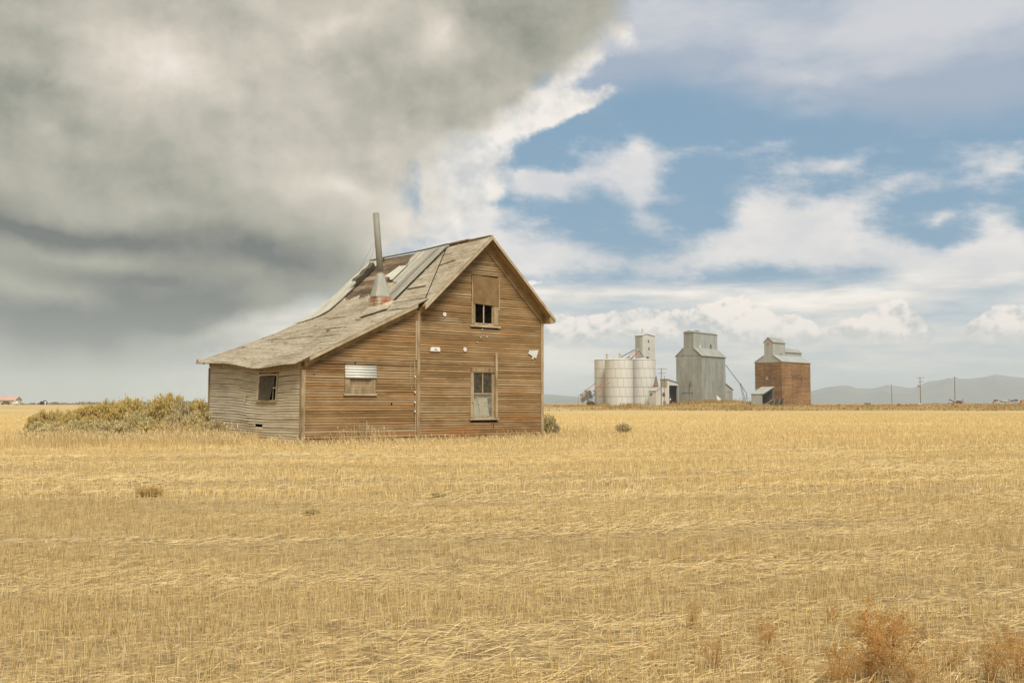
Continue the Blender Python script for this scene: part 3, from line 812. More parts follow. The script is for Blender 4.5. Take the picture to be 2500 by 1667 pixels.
# lean-to eave: fascia strip on the wall, rafter tails
mb = MB(); tt_ = np.linspace(0.0, T1, 14); vs = []; fs = []
for t in tt_:
    z = float(roof_z(np.float64(-0.1), np.float64(t))) - 0.09; o = -0.045 - left_out(t, 2.7)[0]
    vs += [(o, t, z - 0.22), (o + 0.03, t, z - 0.22), (o + 0.03, t, z), (o, t, z)]
for i in range(len(tt_) - 1):
    for j in range(4): fs.append((4 * i + j, 4 * i + (j + 1) % 4, 4 * i + 4 + (j + 1) % 4, 4 * i + 4 + j))
part('frieze_board', mb.add(vs, fs), M['trim'])
for t in np.linspace(0.35, 8.3, 12):
    z = float(roof_z(np.float64(-0.3), np.float64(t)))
    part('rafter_tail', MB().hexa([(-0.40, t - 0.03, z - 0.14), (-0.05, t - 0.03, z - 0.02), (-0.05, t + 0.03, z - 0.02), (-0.40, t + 0.03, z - 0.14), (-0.40, t - 0.03, z - 0.07), (-0.05, t - 0.03, z + 0.10 - 0.06), (-0.05, t + 0.03, z + 0.10 - 0.06), (-0.40, t + 0.03, z - 0.07)]), M['trim'])
part('split_board', MB().hexa([(-0.46, 8.70, 3.27), (-0.34, 8.70, 3.30), (-0.34, 8.94, 3.32), (-0.46, 8.94, 3.28), (-0.45, 8.74, 3.36), (-0.38, 8.74, 3.36), (-0.36, 8.92, 3.46), (-0.45, 8.92, 3.40)]), M['trim'], label='broken board end curling up at the far eave corner')

# ---- shingles: each one a thin tapered slab, laid in courses
def missing(s, t):
    """where the shingles have gone"""
    if s > KS:
        if 4.75 < t < 7.9 and s > 5.9 + 0.25 * math.sin(t * 5): return True
        if abs(s - 5.97) < 0.05 and 0.95 < t < 2.4: return True
        if s > 8.0 and 0.95 < t < 2.5 and R_.random() < 0.8: return True
        if abs(s - 7.62) < 0.07 and 1.7 < t < 2.4: return True
    else:
        for (a, t0, t1, w) in ((5.22, 4.6, 6.7, 0.05), (2.82, 6.7, 8.5, 0.05), (2.2 , 4.0, 8.0, 0.012), (1.0, 5.9, 8.8, 0.05), (1.02, 4.5, 5.0, 0.05), (3.9, 2.2, 2.9, 0.03)):
            if abs(s - a - 0.05 * math.sin(t)) < w and t0 < t < t1: return R_.random() < 0.93
    return False
def lay_shingles(name, s_lo, s_hi, t0, t1, side, parent, wmin=0.09, wmax=0.22, course=0.125):
    sl = RSL if side > 0 else None
    vs = []; fs = []
    s = s_lo; ci = 0
    while s < s_hi:
        slope = LSL if s < KS else MSL
        if side > 0: slope = RSL
        c = course / math.sqrt(1 + slope * slope)
        rowlift = abs(R_.gauss(0, 0.006)) + (0.03 if R_.random() < 0.06 else 0); rowph = R_.uniform(0, 6.3)
        t = t0 + R_.uniform(-0.05, 0.0)
        while t < t1:
            w = R_.uniform(wmin, wmax)
            a, b_ = max(t, t0 - 0.02), min(t + w, t1 + 0.02)
            t += w + 0.004
            tm = (a + b_) / 2
            ss0 = s + R_.gauss(0, 0.008) + 0.02 * math.sin(tm * 0.9 + rowph)
            if b_ - a < 0.03 or missing(s, tm) or R_.random() < 0.002: continue
            ss1 = min(ss0 + c * 1.75, RIDGE_S - 0.01 if side < 0 else 99)
            lift = 0.016 + rowlift * max(0, math.sin(tm * 1.3 + rowph)) + abs(R_.gauss(0, 0.003)) + (0.025 if R_.random() < 0.006 else 0)
            tl = R_.gauss(0, 0.004)
            f = (lambda q: q) if side < 0 else (lambda q: 2 * RIDGE_S - q)
            s0_, s1_ = f(ss0), f(ss1)
            z00 = float(roof_z(np.float64(s0_), np.float64(a))); z01 = float(roof_z(np.float64(s0_), np.float64(b_)))
            z10 = float(roof_z(np.float64(s1_), np.float64(a))); z11 = float(roof_z(np.float64(s1_), np.float64(b_)))
            i = len(vs)
            vs += [(s0_, a, z00 + lift - 0.014), (s0_, b_, z01 + lift + tl - 0.014), (s1_, b_, z11 + 0.002), (s1_, a, z10 + 0.002),
                   (s0_, a, z00 + lift), (s0_, b_, z01 + lift + tl), (s1_, b_, z11 + 0.007), (s1_, a, z10 + 0.007)]
            q = [(4, 7, 6, 5), (0, 4, 5, 1), (1, 5, 6, 2), (3, 7, 4, 0)]
            if side > 0: q = [g[::-1] for g in q]
            fs += [tuple(i + k for k in g) for g in q]
        s += c; ci += 1
    m = bpy.data.meshes.new(name); m.from_pydata(vs, [], fs); m.update(); m.materials.append(M['shingle'])
    o = obj(name, m, None, parent, kind='stuff'); return o
lay_shingles('shingles', -0.49, KS, -0.33, 9.0, -1, roofL)
lay_shingles('shingles', KS - 0.02, RIDGE_S - 0.06, -0.33, 9.0, -1, roofL)
lay_shingles('shingles', 2 * RIDGE_S - 11.76, RIDGE_S - 0.06, -0.50, 9.12, 1, roofR, 0.2, 0.4, 0.14)
# the tall part's own front strip of shingles above the rake
vsb = MB()
for k, s in enumerate(np.arange(KS - 0.15, RIDGE_S - 0.05, 0.09)):
    z = rz(s) + 0.014; vsb.hexa([(s, -0.545, z + 0.002), (s + 0.16, -0.545, z + 0.16 * MSL - 0.012), (s + 0.16, -0.31, z + 0.16 * MSL - 0.012), (s, -0.31, z + 0.002), (s, -0.545, z + 0.016), (s + 0.16, -0.545, z + 0.16 * MSL + 0.002), (s + 0.16, -0.31, z + 0.16 * MSL + 0.002), (s, -0.31, z + 0.016)])
obj('shingles', vsb, M['shingle'], roofL, kind='stuff')

# exposed sheathing planks where shingles and metal are gone
for k in range(9):
    s = 5.95 + k * 0.255
    a = 4.7 + R_.uniform(-0.1, 0.1); b2 = 8.0
    mb = MB(); vs = []; fs = []
    for t in np.linspace(a, b2, 5):
        for (q, h) in ((s, 0.002), (s + 0.235, 0.002), (s + 0.235, 0.014), (s, 0.014)):
            vs.append((q, t, float(roof_z(np.float64(min(q, RIDGE_S)), np.float64(t))) + h))
    for i in range(4):
        for j in range(4): fs.append((4 * i + j, 4 * i + (j + 1) % 4, 4 * i + 4 + (j + 1) % 4, 4 * i + 4 + j))
    if s + 0.235 < RIDGE_S + 0.02: obj('roof_plank', mb.add(vs, fs), M['deck'], roofL)

# ---- ribbed metal sheets
def metal_sheet(pts_t, s_top, s_bot0, s_bot1, mt, lift=0.05, curl=None, ragged=0.0, label=None, ribs=5):
    """between t0 and t1; lower end runs from s_bot0 (at t0) to s_bot1 (at t1)"""
    t0, t1 = pts_t; nt_ = ribs * 6 + 1; ns_ = 16
    V = []; 
    for i in range(ns_ + 1):
        for k in range(nt_):
            f = k / (nt_ - 1); t = t0 + (t1 - t0) * f
            sb = s_bot0 + (s_bot1 - s_bot0) * f + ragged * (R_.random() - 0.5 if i == 0 else 0)
            s = sb + (s_top - sb) * i / ns_
            rib = 0.030 if k % 6 == 0 else 0.0
            c = curl(f, i / ns_) if curl else 0.0
            n = roof_n(s, t); z = float(roof_z(np.float64(s), np.float64(t)))
            V.append(Vector((s, t, z)) + n * (lift + rib + c))
    n1 = len(V); V2 = [v + Vector((0, 0, -0.004)) for v in V]
    Fs = []
    for i in range(ns_):
        for k in range(nt_ - 1):
            a = i * nt_ + k; Fs.append((a, a + nt_, a + nt_ + 1, a + 1)); Fs.append((n1 + a, n1 + a + 1, n1 + a + nt_ + 1, n1 + a + nt_))
    mb = MB().add(V + V2, Fs)
    return obj('metal_sheet', mb, mt, roofL, normals=False, label=label)
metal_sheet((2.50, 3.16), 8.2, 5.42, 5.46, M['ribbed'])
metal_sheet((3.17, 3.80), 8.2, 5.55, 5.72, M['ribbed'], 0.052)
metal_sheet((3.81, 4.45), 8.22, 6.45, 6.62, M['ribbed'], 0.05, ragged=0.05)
metal_sheet((4.40, 5.15), 7.45, 6.58, 6.80, M['galv'], 0.10, ragged=0.12, ribs=1, curl=lambda f, g: 0.10 * f * (1 - g), label='pale torn sheet lying loose')
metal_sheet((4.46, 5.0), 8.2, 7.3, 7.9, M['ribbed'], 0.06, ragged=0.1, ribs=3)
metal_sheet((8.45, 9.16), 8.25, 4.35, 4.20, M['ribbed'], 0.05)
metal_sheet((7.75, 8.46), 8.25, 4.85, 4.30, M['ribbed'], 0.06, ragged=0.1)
# the near sheet has been torn loose and stands up along its edge
V = []
for i in range(9):
    q = 6.72 + (7.72 - 6.72) * i / 8; n_ = roof_n(q, 7.7); z = float(roof_z(np.float64(q), np.float64(7.72)))
    h = 0.32 + 0.03 * math.sin(i * 1.7)
    b0_ = Vector((q, 7.73, z)) + n_ * 0.06; t0_ = Vector((q, 7.60, z)) + n_ * h; l0_ = t0_ + Vector((0, 0.34, 0)) + n_ * 0.03
    V += [b0_, t0_, l0_, l0_ - n_ * 0.006, t0_ - n_ * 0.012 + Vector((0, 0.008, 0)), b0_ + Vector((0, 0.008, 0))]
Fq_ = [(6 * i + j, 6 * i + (j + 1) % 6, 6 * i + 6 + (j + 1) % 6, 6 * i + 6 + j) for i in range(8) for j in range(6)]
obj('metal_sheet', MB().add(V, Fq_), M['rustback'], roofL, label='torn sheet folded up on edge, its tarnished underside showing')
metal_sheet((4.35, 4.75), 5.9, 5.5, 5.55, M['galv'], 0.05, ribs=1, label='small flashing scrap beside the chimney')
def roofstick(a, b, w, d, mt, name='batten', lift=0.03, n=6):
    pts = []
    for i in range(n + 1):
        s = a[0] + (b[0] - a[0]) * i / n; t = a[1] + (b[1] - a[1]) * i / n
        pts.append(Vector((s, t, float(roof_z(np.float64(s), np.float64(t))) + lift)))
    mb = MB()
    for p, q in zip(pts[:-1], pts[1:]): mb.bar(p, q, w, d)
    return obj(name, mb, mt, roofL)
roofstick((8.0, 2.42), (5.32, -0.02), 0.035, 0.03, M['black'], 'roof_seam', 0.03)
roofstick((8.10, 2.44), (5.45, 2.44), 0.035, 0.04, M['black'], 'roof_seam', 0.03)
roofstick((5.98, 0.95), (5.98, 2.30), 0.09, 0.03, M['deck'], 'batten', 0.03)
roofstick((8.26, 1.0), (8.26, 2.6), 0.20, 0.05, M['deck'], 'ridge_board', 0.06, 3)
roofstick((8.26, 2.5), (8.26, 9.2), 0.22, 0.02, M['galv_dull'], 'ridge_cap', 0.09, 8)
roofstick((8.26, -0.52), (8.26, 0.95), 0.16, 0.02, M['fascia'], 'ridge_board', 0.03, 3)
roofstick((3.75, 2.4), (4.45, 1.45), 0.22, 0.03, M['shingle'], 'lifted_flap', 0.07, 4)
roofstick((4.45, 1.55), (5.0, 2.2), 0.12, 0.03, M['shingle'], 'lifted_flap', 0.07, 3)
roofstick((2.6, 2.9), (2.75, 3.25), 0.12, 0.05, M['deck'], 'wood_scrap', 0.06, 2)
roofstick((1.5, 2.2), (1.52, 4.6), 0.02, 0.02, M['deck'], 'roof_seam', 0.02)
roofstick((2.25, 3.5), (2.05, 5.6), 0.03, 0.03, M['deck'], 'roof_seam', 0.025)
roofstick((5.28, -0.2), (5.26, 2.5), 0.03, 0.03, M['black'], 'roof_seam', 0.03)
roofstick((7.2, 0.6), (7.05, 1.6), 0.05, 0.03, M['deck'], 'batten', 0.03)

# ---- chimney: brick stub, sheet-metal hood, stove pipe
CS, CT = 5.02, 2.93
zc = float(roof_z(np.float64(CS), np.float64(CT)))
chim = part('chimney', MB().box(CS - 0.33, CS + 0.33, CT - 0.36, CT + 0.36, zc - 0.35, zc + 0.40), M['brick'])
nb_ = 0
for kz in range(5):
    for side in range(2):
        for j in range(4):
            z0 = zc - 0.30 + kz * 0.135; o = 0.09 * (kz % 2)
            if side == 0:
                y0 = CT - 0.38 + j * 0.20 - o * 0.5
                bb = (CS - 0.348 - R_.uniform(0, 0.012), CS - 0.332, max(y0, CT - 0.375), min(y0 + 0.185, CT + 0.375), z0, z0 + 0.115)
            else:
                x0 = CS - 0.34 + j * 0.19 - o * 0.5
                bb = (max(x0, CS - 0.345), min(x0 + 0.175, CS + 0.345), CT - 0.376 - R_.uniform(0, 0.012), CT - 0.362, z0, z0 + 0.115)
            if bb[1] - bb[0] > 0.004 and bb[3] - bb[2] > 0.004: obj('brick', MB().box(*bb), M['brick'], chim)
obj('mortar_skirt', MB().hexa([(CS - 0.75, CT - 0.55, zc - 0.42), (CS + 0.35, CT - 0.62, zc + 0.20), (CS + 0.35, CT + 0.55, zc + 0.20), (CS - 0.75, CT + 0.45, zc - 0.42), (CS - 0.36, CT - 0.40, zc + 0.0), (CS + 0.33, CT - 0.40, zc + 0.28), (CS + 0.33, CT + 0.4, zc + 0.28), (CS - 0.36, CT + 0.40, zc + 0.0)]), M['shingle'], chim)
def loft(rings, name, mt, parent, cap=False, smooth=False):
    n = len(rings[0]); vs = [p for r in rings for p in r]; fs = []
    for i in range(len(rings) - 1):
        for k in range(n): fs.append((i * n + k, i * n + (k + 1) % n, (i + 1) * n + (k + 1) % n, (i + 1) * n + k))
    if cap: fs += [tuple(range(n))[::-1], tuple(range((len(rings) - 1) * n, len(rings) * n))]
    return obj(name, MB().add(vs, fs), mt, parent, smooth)
def sqring(z, h, k, dx_=0, dy_=0):
    """square with cut corners; k=1 nearly round"""
    r = []
    for i in range(16):
        a = 2 * math.pi * (i + 0.5) / 16; c, s_ = math.cos(a), math.sin(a)
        m = max(abs(c), abs(s_)); q = (1 - k) / m + k
        r.append((CS + dx_ + h * q * c, CT + dy_ + h * q * s_, z))
    return r
zh = zc + 0.43
loft([sqring(zh - 0.02, 0.355, 0.05), sqring(zh + 0.04, 0.355, 0.05), sqring(zh + 0.45, 0.26, 0.35), sqring(zh + 0.98, 0.150, 0.9, 0.01, 0.03), sqring(zh + 1.02, 0.142, 1, 0.01, 0.03)], 'chimney_hood', M['hood_steel'], chim)
pipe_b = Vector((CS + 0.01, CT + 0.03, zh + 1.0)); pipe_t = pipe_b + (hx_ * 0 + Vector((-0.14, 0.16, 2.56)))
obj('stove_pipe', MB().tube([pipe_b, pipe_b.lerp(pipe_t, 0.5), pipe_t], 0.132, 20), M['pipe_steel'], chim, True)
obj('pipe_band', MB().tube([pipe_b + Vector((0, 0, 0.0)), pipe_b.lerp(pipe_t, 0.016)], 0.148, 20), M['soffit'], chim, True)
for q in ((-1.4, 1.3), (-0.6, 2.6)):
    e = Vector((CS + 1.2, CT + 2.4 + q[1], 0)); e.z = float(roof_z(np.float64(min(e.x, RIDGE_S)), np.float64(e.y))) + 0.05
    obj('guy_wire', MB().tube([pipe_b.lerp(pipe_t, 0.62), e], 0.004, 4), M['black'], chim)

# ---- windows
def board(name, a0, a1, z0, z1, out0, out1, mt, parent, wmap=wall_map_front, label=None):
    P = [wmap(a0, z0, out1), wmap(a1, z0, out1), wmap(a1, z0, out0), wmap(a0, z0, out0), wmap(a0, z1, out1), wmap(a1, z1, out1), wmap(a1, z1, out0), wmap(a0, z1, out0)]
    return obj(name, MB().hexa(P), mt, parent, label=label)
# gable window: board over the upper sash, two black openings below
w1 = MB().box(7.745, 8.725, -0.03, 0.05, 4.745, 4.83)
w1 = part('window', w1, M['trim'], label='gable window half covered by a plywood board')
board('casing', 7.58, 7.745, 4.76, 5.70, 0.003, 0.045, M['trim'], w1); board('casing', 8.725, 8.97, 4.76, 5.66, 0.003, 0.045, M['trim'], w1)
board('casing', 7.60, 7.66, 5.70, 6.78, 0.003, 0.045, M['trim'], w1); board('casing', 8.985, 9.05, 5.4, 6.72, 0.003, 0.045, M['trim'], w1)
board('sill', 7.50, 9.08, 4.655, 4.735, 0.0, 0.085, M['fascia'], w1)
board('sash', 7.745, 7.79, 4.83, 5.6, -0.03, 0.012, M['trim'], w1); board('sash', 8.66, 8.725, 4.83, 5.6, -0.03, 0.012, M['trim'], w1)
board('muntin', 8.205, 8.245, 4.83, 5.66, -0.02, 0.014, M['fascia'], w1)
M['ply'] = wood('old_plywood', (0.140, 0.084, 0.034), (0.20, 0.124, 0.052), (0.255, 0.168, 0.078), grain=(3, 3, 2.0), var=0.1)
mbp = MB().prism([(7.66, -0.046, 5.62), (8.98, -0.046, 5.56), (8.985, -0.046, 6.74), (7.67, -0.046, 6.80)], (0, -0.022, 0))
obj('board', mbp, M['ply'], w1)
# lower window: two dark panes over a film-covered sash with white boards behind
w2 = MB().box(7.66, 8.785, -0.03, 0.04, 0.905, 0.95)
w2 = part('window', w2, M['trim'], label='tall ground-floor window with dusty panes')
board('casing', 7.54, 7.66, 0.93, 2.785, 0.004, 0.05, M['trim'], w2); board('casing', 8.785, 8.90, 0.93, 2.82, 0.004, 0.05, M['trim'], w2)
board('head_casing', 7.55, 8.78, 2.79, 2.965, 0.003, 0.055, M['trim'], w2)
board('sill', 7.47, 8.97, 0.83, 0.905, 0.0, 0.10, M['fascia'], w2)
for a, b_, z0, z1 in ((7.66, 7.72, 0.95, 2.79), (8.66, 8.785, 0.95, 2.79), (7.72, 8.66, 2.735, 2.79), (7.72, 8.66, 1.86, 1.945), (7.72, 8.66, 0.92, 0.965)):
    board('sash', a, b_, z0, z1, -0.035, 0.006, M['trim'], w2)
board('muntin', 8.165, 8.205, 1.945, 2.735, -0.025, 0.008, M['fascia'], w2)
board('pane', 7.72, 8.165, 1.945, 2.735, -0.022, -0.016, M['glass'], w2); board('pane', 8.205, 8.66, 1.945, 2.735, -0.022, -0.016, M['glass'], w2)
board('pane', 7.72, 8.66, 0.965, 1.86, -0.022, -0.016, M['film'], w2)
obj('white_board', MB().prism([(7.70, 0.10, 0.97), (8.35, 0.10, 0.97), (8.35, 0.14, 1.72), (7.70, 0.14, 1.72)], (0, 0.02, 0)), M['paper'], w2)
obj('white_board', MB().prism([(8.12, 0.06, 0.97), (8.58, 0.06, 0.97), (8.46, 0.08, 1.76), (7.98, 0.08, 1.76)], (0, 0.015, 0)), M['paper'], w2)
obj('white_strip', MB().prism([(8.68, 0.05, 0.97), (8.73, 0.05, 0.97), (8.80, 0.05, 1.80), (8.76, 0.05, 1.80)], (0, 0.015, 0)), M['fascia'], w2)
part('plank', MB().hexa([(8.80, -0.115, 0.92), (8.90, -0.115, 0.92), (8.90, -0.052, 0.92), (8.80, -0.052, 0.92), (8.79, -0.11, 3.56), (8.88, -0.11, 3.64), (8.88, -0.05, 3.64), (8.79, -0.05, 3.56)]), M['trim'], label='upright plank nailed beside the ground-floor window')
part('slat', MB().box(7.60, 7.66, -0.085, -0.052, 1.55, 2.40), M['fascia'])
# lean-to front window: corrugated awning over boards
w3 = MB().box(1.72, 3.03, -0.05, -0.004, 2.505, 2.91)
w3 = part('window', w3, M['trim'], label='small boarded window under a strip of corrugated metal')
board('casing', 1.72, 1.905, 1.88, 2.50, 0.004, 0.055, M['trim'], w3); board('casing', 2.875, 3.03, 1.88, 2.50, 0.004, 0.055, M['trim'], w3)
board('sill', 1.66, 3.08, 1.80, 1.875, 0.0, 0.085, M['fascia'], w3)
for k in range(5): board('slat', 1.95, 2.83, 1.885 + k * 0.118, 1.885 + k * 0.118 + 0.112, -0.03, -0.012 + 0.003 * (k % 2), M['trim'], w3)
board('stile', 1.91, 1.955, 1.88, 2.46, -0.03, 0.02, M['trim'], w3); board('stile', 2.83, 2.875, 1.88, 2.46, -0.03, 0.03, M['trim'], w3)
V = []; n = 28
for i in range(n + 1):
    z = 2.93 - 0.47 * i / n; o = 0.070 + 0.016 * math.sin(i / n * 2 * math.pi * 4.5) + 0.03 * (i / n)
    V += [(1.70, -o, z), (3.06, -o, z), (3.06, -o + 0.004, z), (1.70, -o + 0.004, z)]
Fq_ = [(4 * i + j, 4 * i + (j + 1) % 4, 4 * i + 4 + (j + 1) % 4, 4 * i + 4 + j) for i in range(n) for j in range(4)]
M['zinc'] = simple('bright_zinc', (0.52, 0.51, 0.45), (0.66, 0.65, 0.58), 3, 0.5, bstr=0.05)
obj('corrugated_strip', MB().add(V, Fq_), M['zinc'], w3, True)
# side window with torn screen
w4 = MB()
w4 = board('window', 1.86, 1.98, 1.64, 2.72, 0.003, 0.05, M['fascia'], house, wall_map_left, 'side window with a torn dark screen and a missing pane')
board('casing', 3.46, 3.56, 1.66, 2.70, 0.003, 0.045, M['clap_grey'], w4, wall_map_left)
board('head_casing', 1.98, 3.46, 2.63, 2.70, 0.003, 0.045, M['clap_grey'], w4, wall_map_left)
for k in range(3): board('sill', 1.90 + k * 0.55, 2.45 + k * 0.55, 1.60, 1.69, 0.0, 0.075, M['trim'], w4, wall_map_left)
board('sash', 2.0, 2.05, 1.70, 2.63, -0.03, 0.0, M['trim'], w4, wall_map_left)
board('sash', 2.05, 2.42, 2.14, 2.18, -0.03, 0.0, M['paper'], w4, wall_map_left)
board('muntin', 2.28, 2.31, 1.70, 2.63, -0.03, 0.0, M['trim'], w4, wall_map_left)
V = []; Fq_ = []
for i in range(9):
    f = i / 8; t = 3.46 - 1.0 * f
    o = 0.012 + 0.03 * math.sin(f * 7)
    lo = 1.70 + 0.02 * math.sin(f * 9); hi = 2.63 - 0.03 * f
    te = t if i < 8 else t
    V += [wall_map_left(te - 0.12 * f * 0 , lo, o), wall_map_left(te - 0.33 * f, hi, o)]
    if i: Fq_.append((2 * i - 2, 2 * i, 2 * i + 1, 2 * i - 1))
obj('torn_screen', MB().add(V, Fq_), M['screen'], w4)

# ---- things nailed to the boards
nt_ = part('notice', MB().prism([(5.52, -0.055, 3.575), (6.00, -0.055, 3.575), (6.0, -0.055, 3.72), (5.96, -0.055, 3.75), (5.60, -0.055, 3.745), (5.55, -0.055, 3.72)], (0, -0.008, 0)), M['paper'], label='white rectangular notice with a dark angular mark')
obj('mark', MB().prism([(5.74, -0.0645, 3.70), (5.77, -0.0645, 3.70), (5.77, -0.0645, 3.655), (5.86, -0.0645, 3.655), (5.86, -0.0645, 3.60), (5.83, -0.0645, 3.60), (5.83, -0.0645, 3.625), (5.74, -0.0645, 3.625)], (0, -0.003, 0)), M['print'], nt_)
for (s, z, r, lab) in ((6.22, 5.08, 0.082, 'upper white disc'), (7.24, 3.70, 0.084, 'lower white disc')):
    d = part('disc', MB().tube([(s, -0.045, z), (s, -0.06, z)], r, 20), M['paper'], label=lab + ' nailed to the gable boards')
    obj('mark', MB().box(s - 0.05, s + 0.05, -0.0635, -0.0605, z - 0.012, z + 0.004), M['red'], d)
part('metal_scrap', MB().prism([(10.60, -0.05, 3.64), (10.66, -0.05, 3.78), (11.18, -0.05, 3.80), (11.04, -0.05, 3.44)], (0, -0.008, 0)), M['zinc'], label='torn piece of sheet metal nailed by the right corner')
part('metal_scrap', MB().prism([(10.80, -0.05, 3.42), (10.90, -0.05, 3.42), (10.90, -0.05, 3.50), (10.82, -0.05, 3.50)], (0, -0.006, 0)), M['paper'])
for (s, z) in ((8.02, 4.22), (8.35, 4.26), (7.84, 4.02), (8.1, 4.55)):
    part('paint_flake', MB().box(s, s + 0.06, -0.046, -0.042, z, z + 0.03), M['paper'])
for (s, z, r) in ((2.15, 3.0, 0.045), (0.45, 2.56, 0.022), (3.76, 1.5, 0.04)):
    part('knot_hole', MB().tube([(s, -0.02, z), (s + 0.01, -0.042, z)], r, 9), M['black'])
for k, (s, z) in enumerate(((8.62, 0.62), (8.72, 0.48))):
    part('crack', MB().bar((s, -0.046, z), (s + 0.03, -0.046, z + 0.26), 0.018, 0.006), M['black'])
cab = [(4.62, 3.25), (4.60, 2.9), (4.60, 2.3), (4.66, 2.05), (4.74, 1.95)]
part('cable', MB().tube([(s, -0.05, z) for s, z in cab], 0.010, 5), M['fascia'])
cab = [(4.78, 3.32), (4.80, 2.7), (4.86, 2.0), (4.85, 1.3), (4.84, 0.6), (4.82, 0.1)]
part('cable', MB().tube([(s, -0.058, z) for s, z in cab], 0.013, 5), M['fascia'])
for z in (2.55, 1.95, 1.55, 1.2): part('insulator', MB().tube([(4.80, -0.05, z), (4.80, -0.10, z)], 0.03, 8), M['paper'])

# stake standing before the lean-to
stk = thing('stake', 'thin pale wooden stake upright before the lean-to front wall', 'stake', hw(2.46, -0.35, -0.05), HROT)
obj('shaft', MB().bar((0, 0, 0), (0.02, 0, 0.90), 0.028, 0.028), M['fascia'], stk)
obj('cap', MB().bar((0.02, 0, 0.885), (0.022, 0, 0.93), 0.04, 0.04), M['trim'], stk)

# ================================================================== grain elevators, silos and sheds on the far side of the field
M['seam'] = simple('silo_seam', (0.24, 0.20, 0.14), (0.32, 0.27, 0.19), 1, 0.9, bstr=0)  # brown shell colour showing in the joints between silo panels
M['elev_roof'] = simple('grey_roof_steel', (0.25, 0.245, 0.20), (0.34, 0.33, 0.28), 0.5, 0.65, (1, 1, 1), 0, 0, 0.1)
M['rust'] = simple('rusty_pipe', (0.30, 0.10, 0.035), (0.42, 0.17, 0.07), 1.0, 0.85, bstr=0)
M['pipe'] = simple('grey_pipe', (0.10, 0.09, 0.07), (0.17, 0.15, 0.12), 1.0, 0.7, bstr=0)
M['pole'] = simple('utility_pole_wood', (0.12, 0.085, 0.05), (0.22, 0.16, 0.10), 2.0, 0.9, bstr=0)
M['doordark'] = simple('dark_doorway', (0.018, 0.011, 0.008), (0.05, 0.030, 0.020), 0.8, 0.95, bstr=0)
M['window'] = simple('dull_window', (0.06, 0.035, 0.025), (0.10, 0.06, 0.045), 1.0, 0.4, bstr=0)
M['vent'] = simple('yellowed_vent', (0.40, 0.35, 0.22), (0.50, 0.44, 0.30), 1.0, 0.7, bstr=0)
M['char'] = simple('charred_boards', (0.035, 0.026, 0.018), (0.11, 0.080, 0.055), 1.5, 0.9, bstr=0)
M['greyboard'] = simple('grey_driftboard', (0.17, 0.14, 0.105), (0.29, 0.25, 0.19), 1.5, 0.9, bstr=0)
M['redroof'] = simple('faded_red_roof', (0.47, 0.26, 0.185), (0.54, 0.32, 0.235), 0.2, 0.7, bstr=0)
M['paint'] = simple('white_paint', (0.70, 0.67, 0.60), (0.78, 0.75, 0.68), 0.5, 0.6, bstr=0)
def crib_mat():
    m, nt, b, _ = newmat('stacked_planks')
    r = irand(nt); v = coords(nt, (0.5, 0.5, 6.0)); f = noise(nt, v, 1.0, 6, 0.7); g = noise(nt, coords(nt, (0.12, 0.12, 0.16)), 1.0, 4, 0.6)
    k = ((r - 0.5) * 0.42 + (f - 0.5) * 1.3 + (g - 0.5) * 1.3 + 0.48).clamp()
    c = ramp(nt, k, [(0.03, (0.075, 0.034, 0.012)), (0.4, (0.235, 0.118, 0.037)), (0.7, (0.345, 0.185, 0.062)), (0.97, (0.43, 0.26, 0.105))])
    nt.links.new(c, b.inputs[0]); b.inputs['Roughness'].default_value = 0.9
    return m
M['crib'] = crib_mat()

def zat(v, y): return at(1250, v, y).z
def dims(p, th, uL, uR):
    """length along local x and width along local y so that the far edges stand on sight lines uR and uL"""
    c, s = math.cos(th), math.sin(th); tl, tr = (uL - 1250) / F, (uR - 1250) / F
    return (tr * p.y - p.x) / (c - tr * s), (p.x - tl * p.y) / (s + tl * c)
def rusty(name, lo, hi, rough, amt, spec=0.4):
    m, nt, b, _ = newmat(name)
    f = noise(nt, coords(nt, (0.5, 0.5, 0.10)), 1.0, 5, 0.6); g = noise(nt, coords(nt, (2.2, 2.2, 0.10)), 1.0, 6, 0.7); p = noise(nt, coords(nt, (0.16, 0.16, 0.13)), 1.0, 4, 0.6)
    c = mixc(nt, ((f - 0.5) * 2.4 + (orand(nt) - 0.5) * 0.25 + (irand(nt) - 0.5) * 0.35 + 0.5).clamp(), lo, hi)
    k = ((g - 0.5) * 2.4 + (p - 0.5) * 3.0 - 0.35).step(0.0, 0.9) * amt
    nt.links.new(mixc(nt, k, c, (0.27, 0.155, 0.075)), b.inputs[0])
    b.inputs['Roughness'].default_value = rough; b.inputs['Specular IOR Level'].default_value = spec
    return m
M['silo'] = rusty('silo_white_steel', (0.52, 0.50, 0.445), (0.62, 0.60, 0.545), 0.38, 0.35)
M['elev_grey'] = rusty('grey_elevator_steel', (0.20, 0.20, 0.16), (0.315, 0.32, 0.275), 0.55, 0.55)
M['elev_light'] = rusty('pale_steel', (0.29, 0.29, 0.25), (0.39, 0.39, 0.34), 0.55, 0.40)
M['white_wall'] = rusty('white_sheet_wall', (0.45, 0.43, 0.37), (0.56, 0.535, 0.465), 0.6, 0.25)
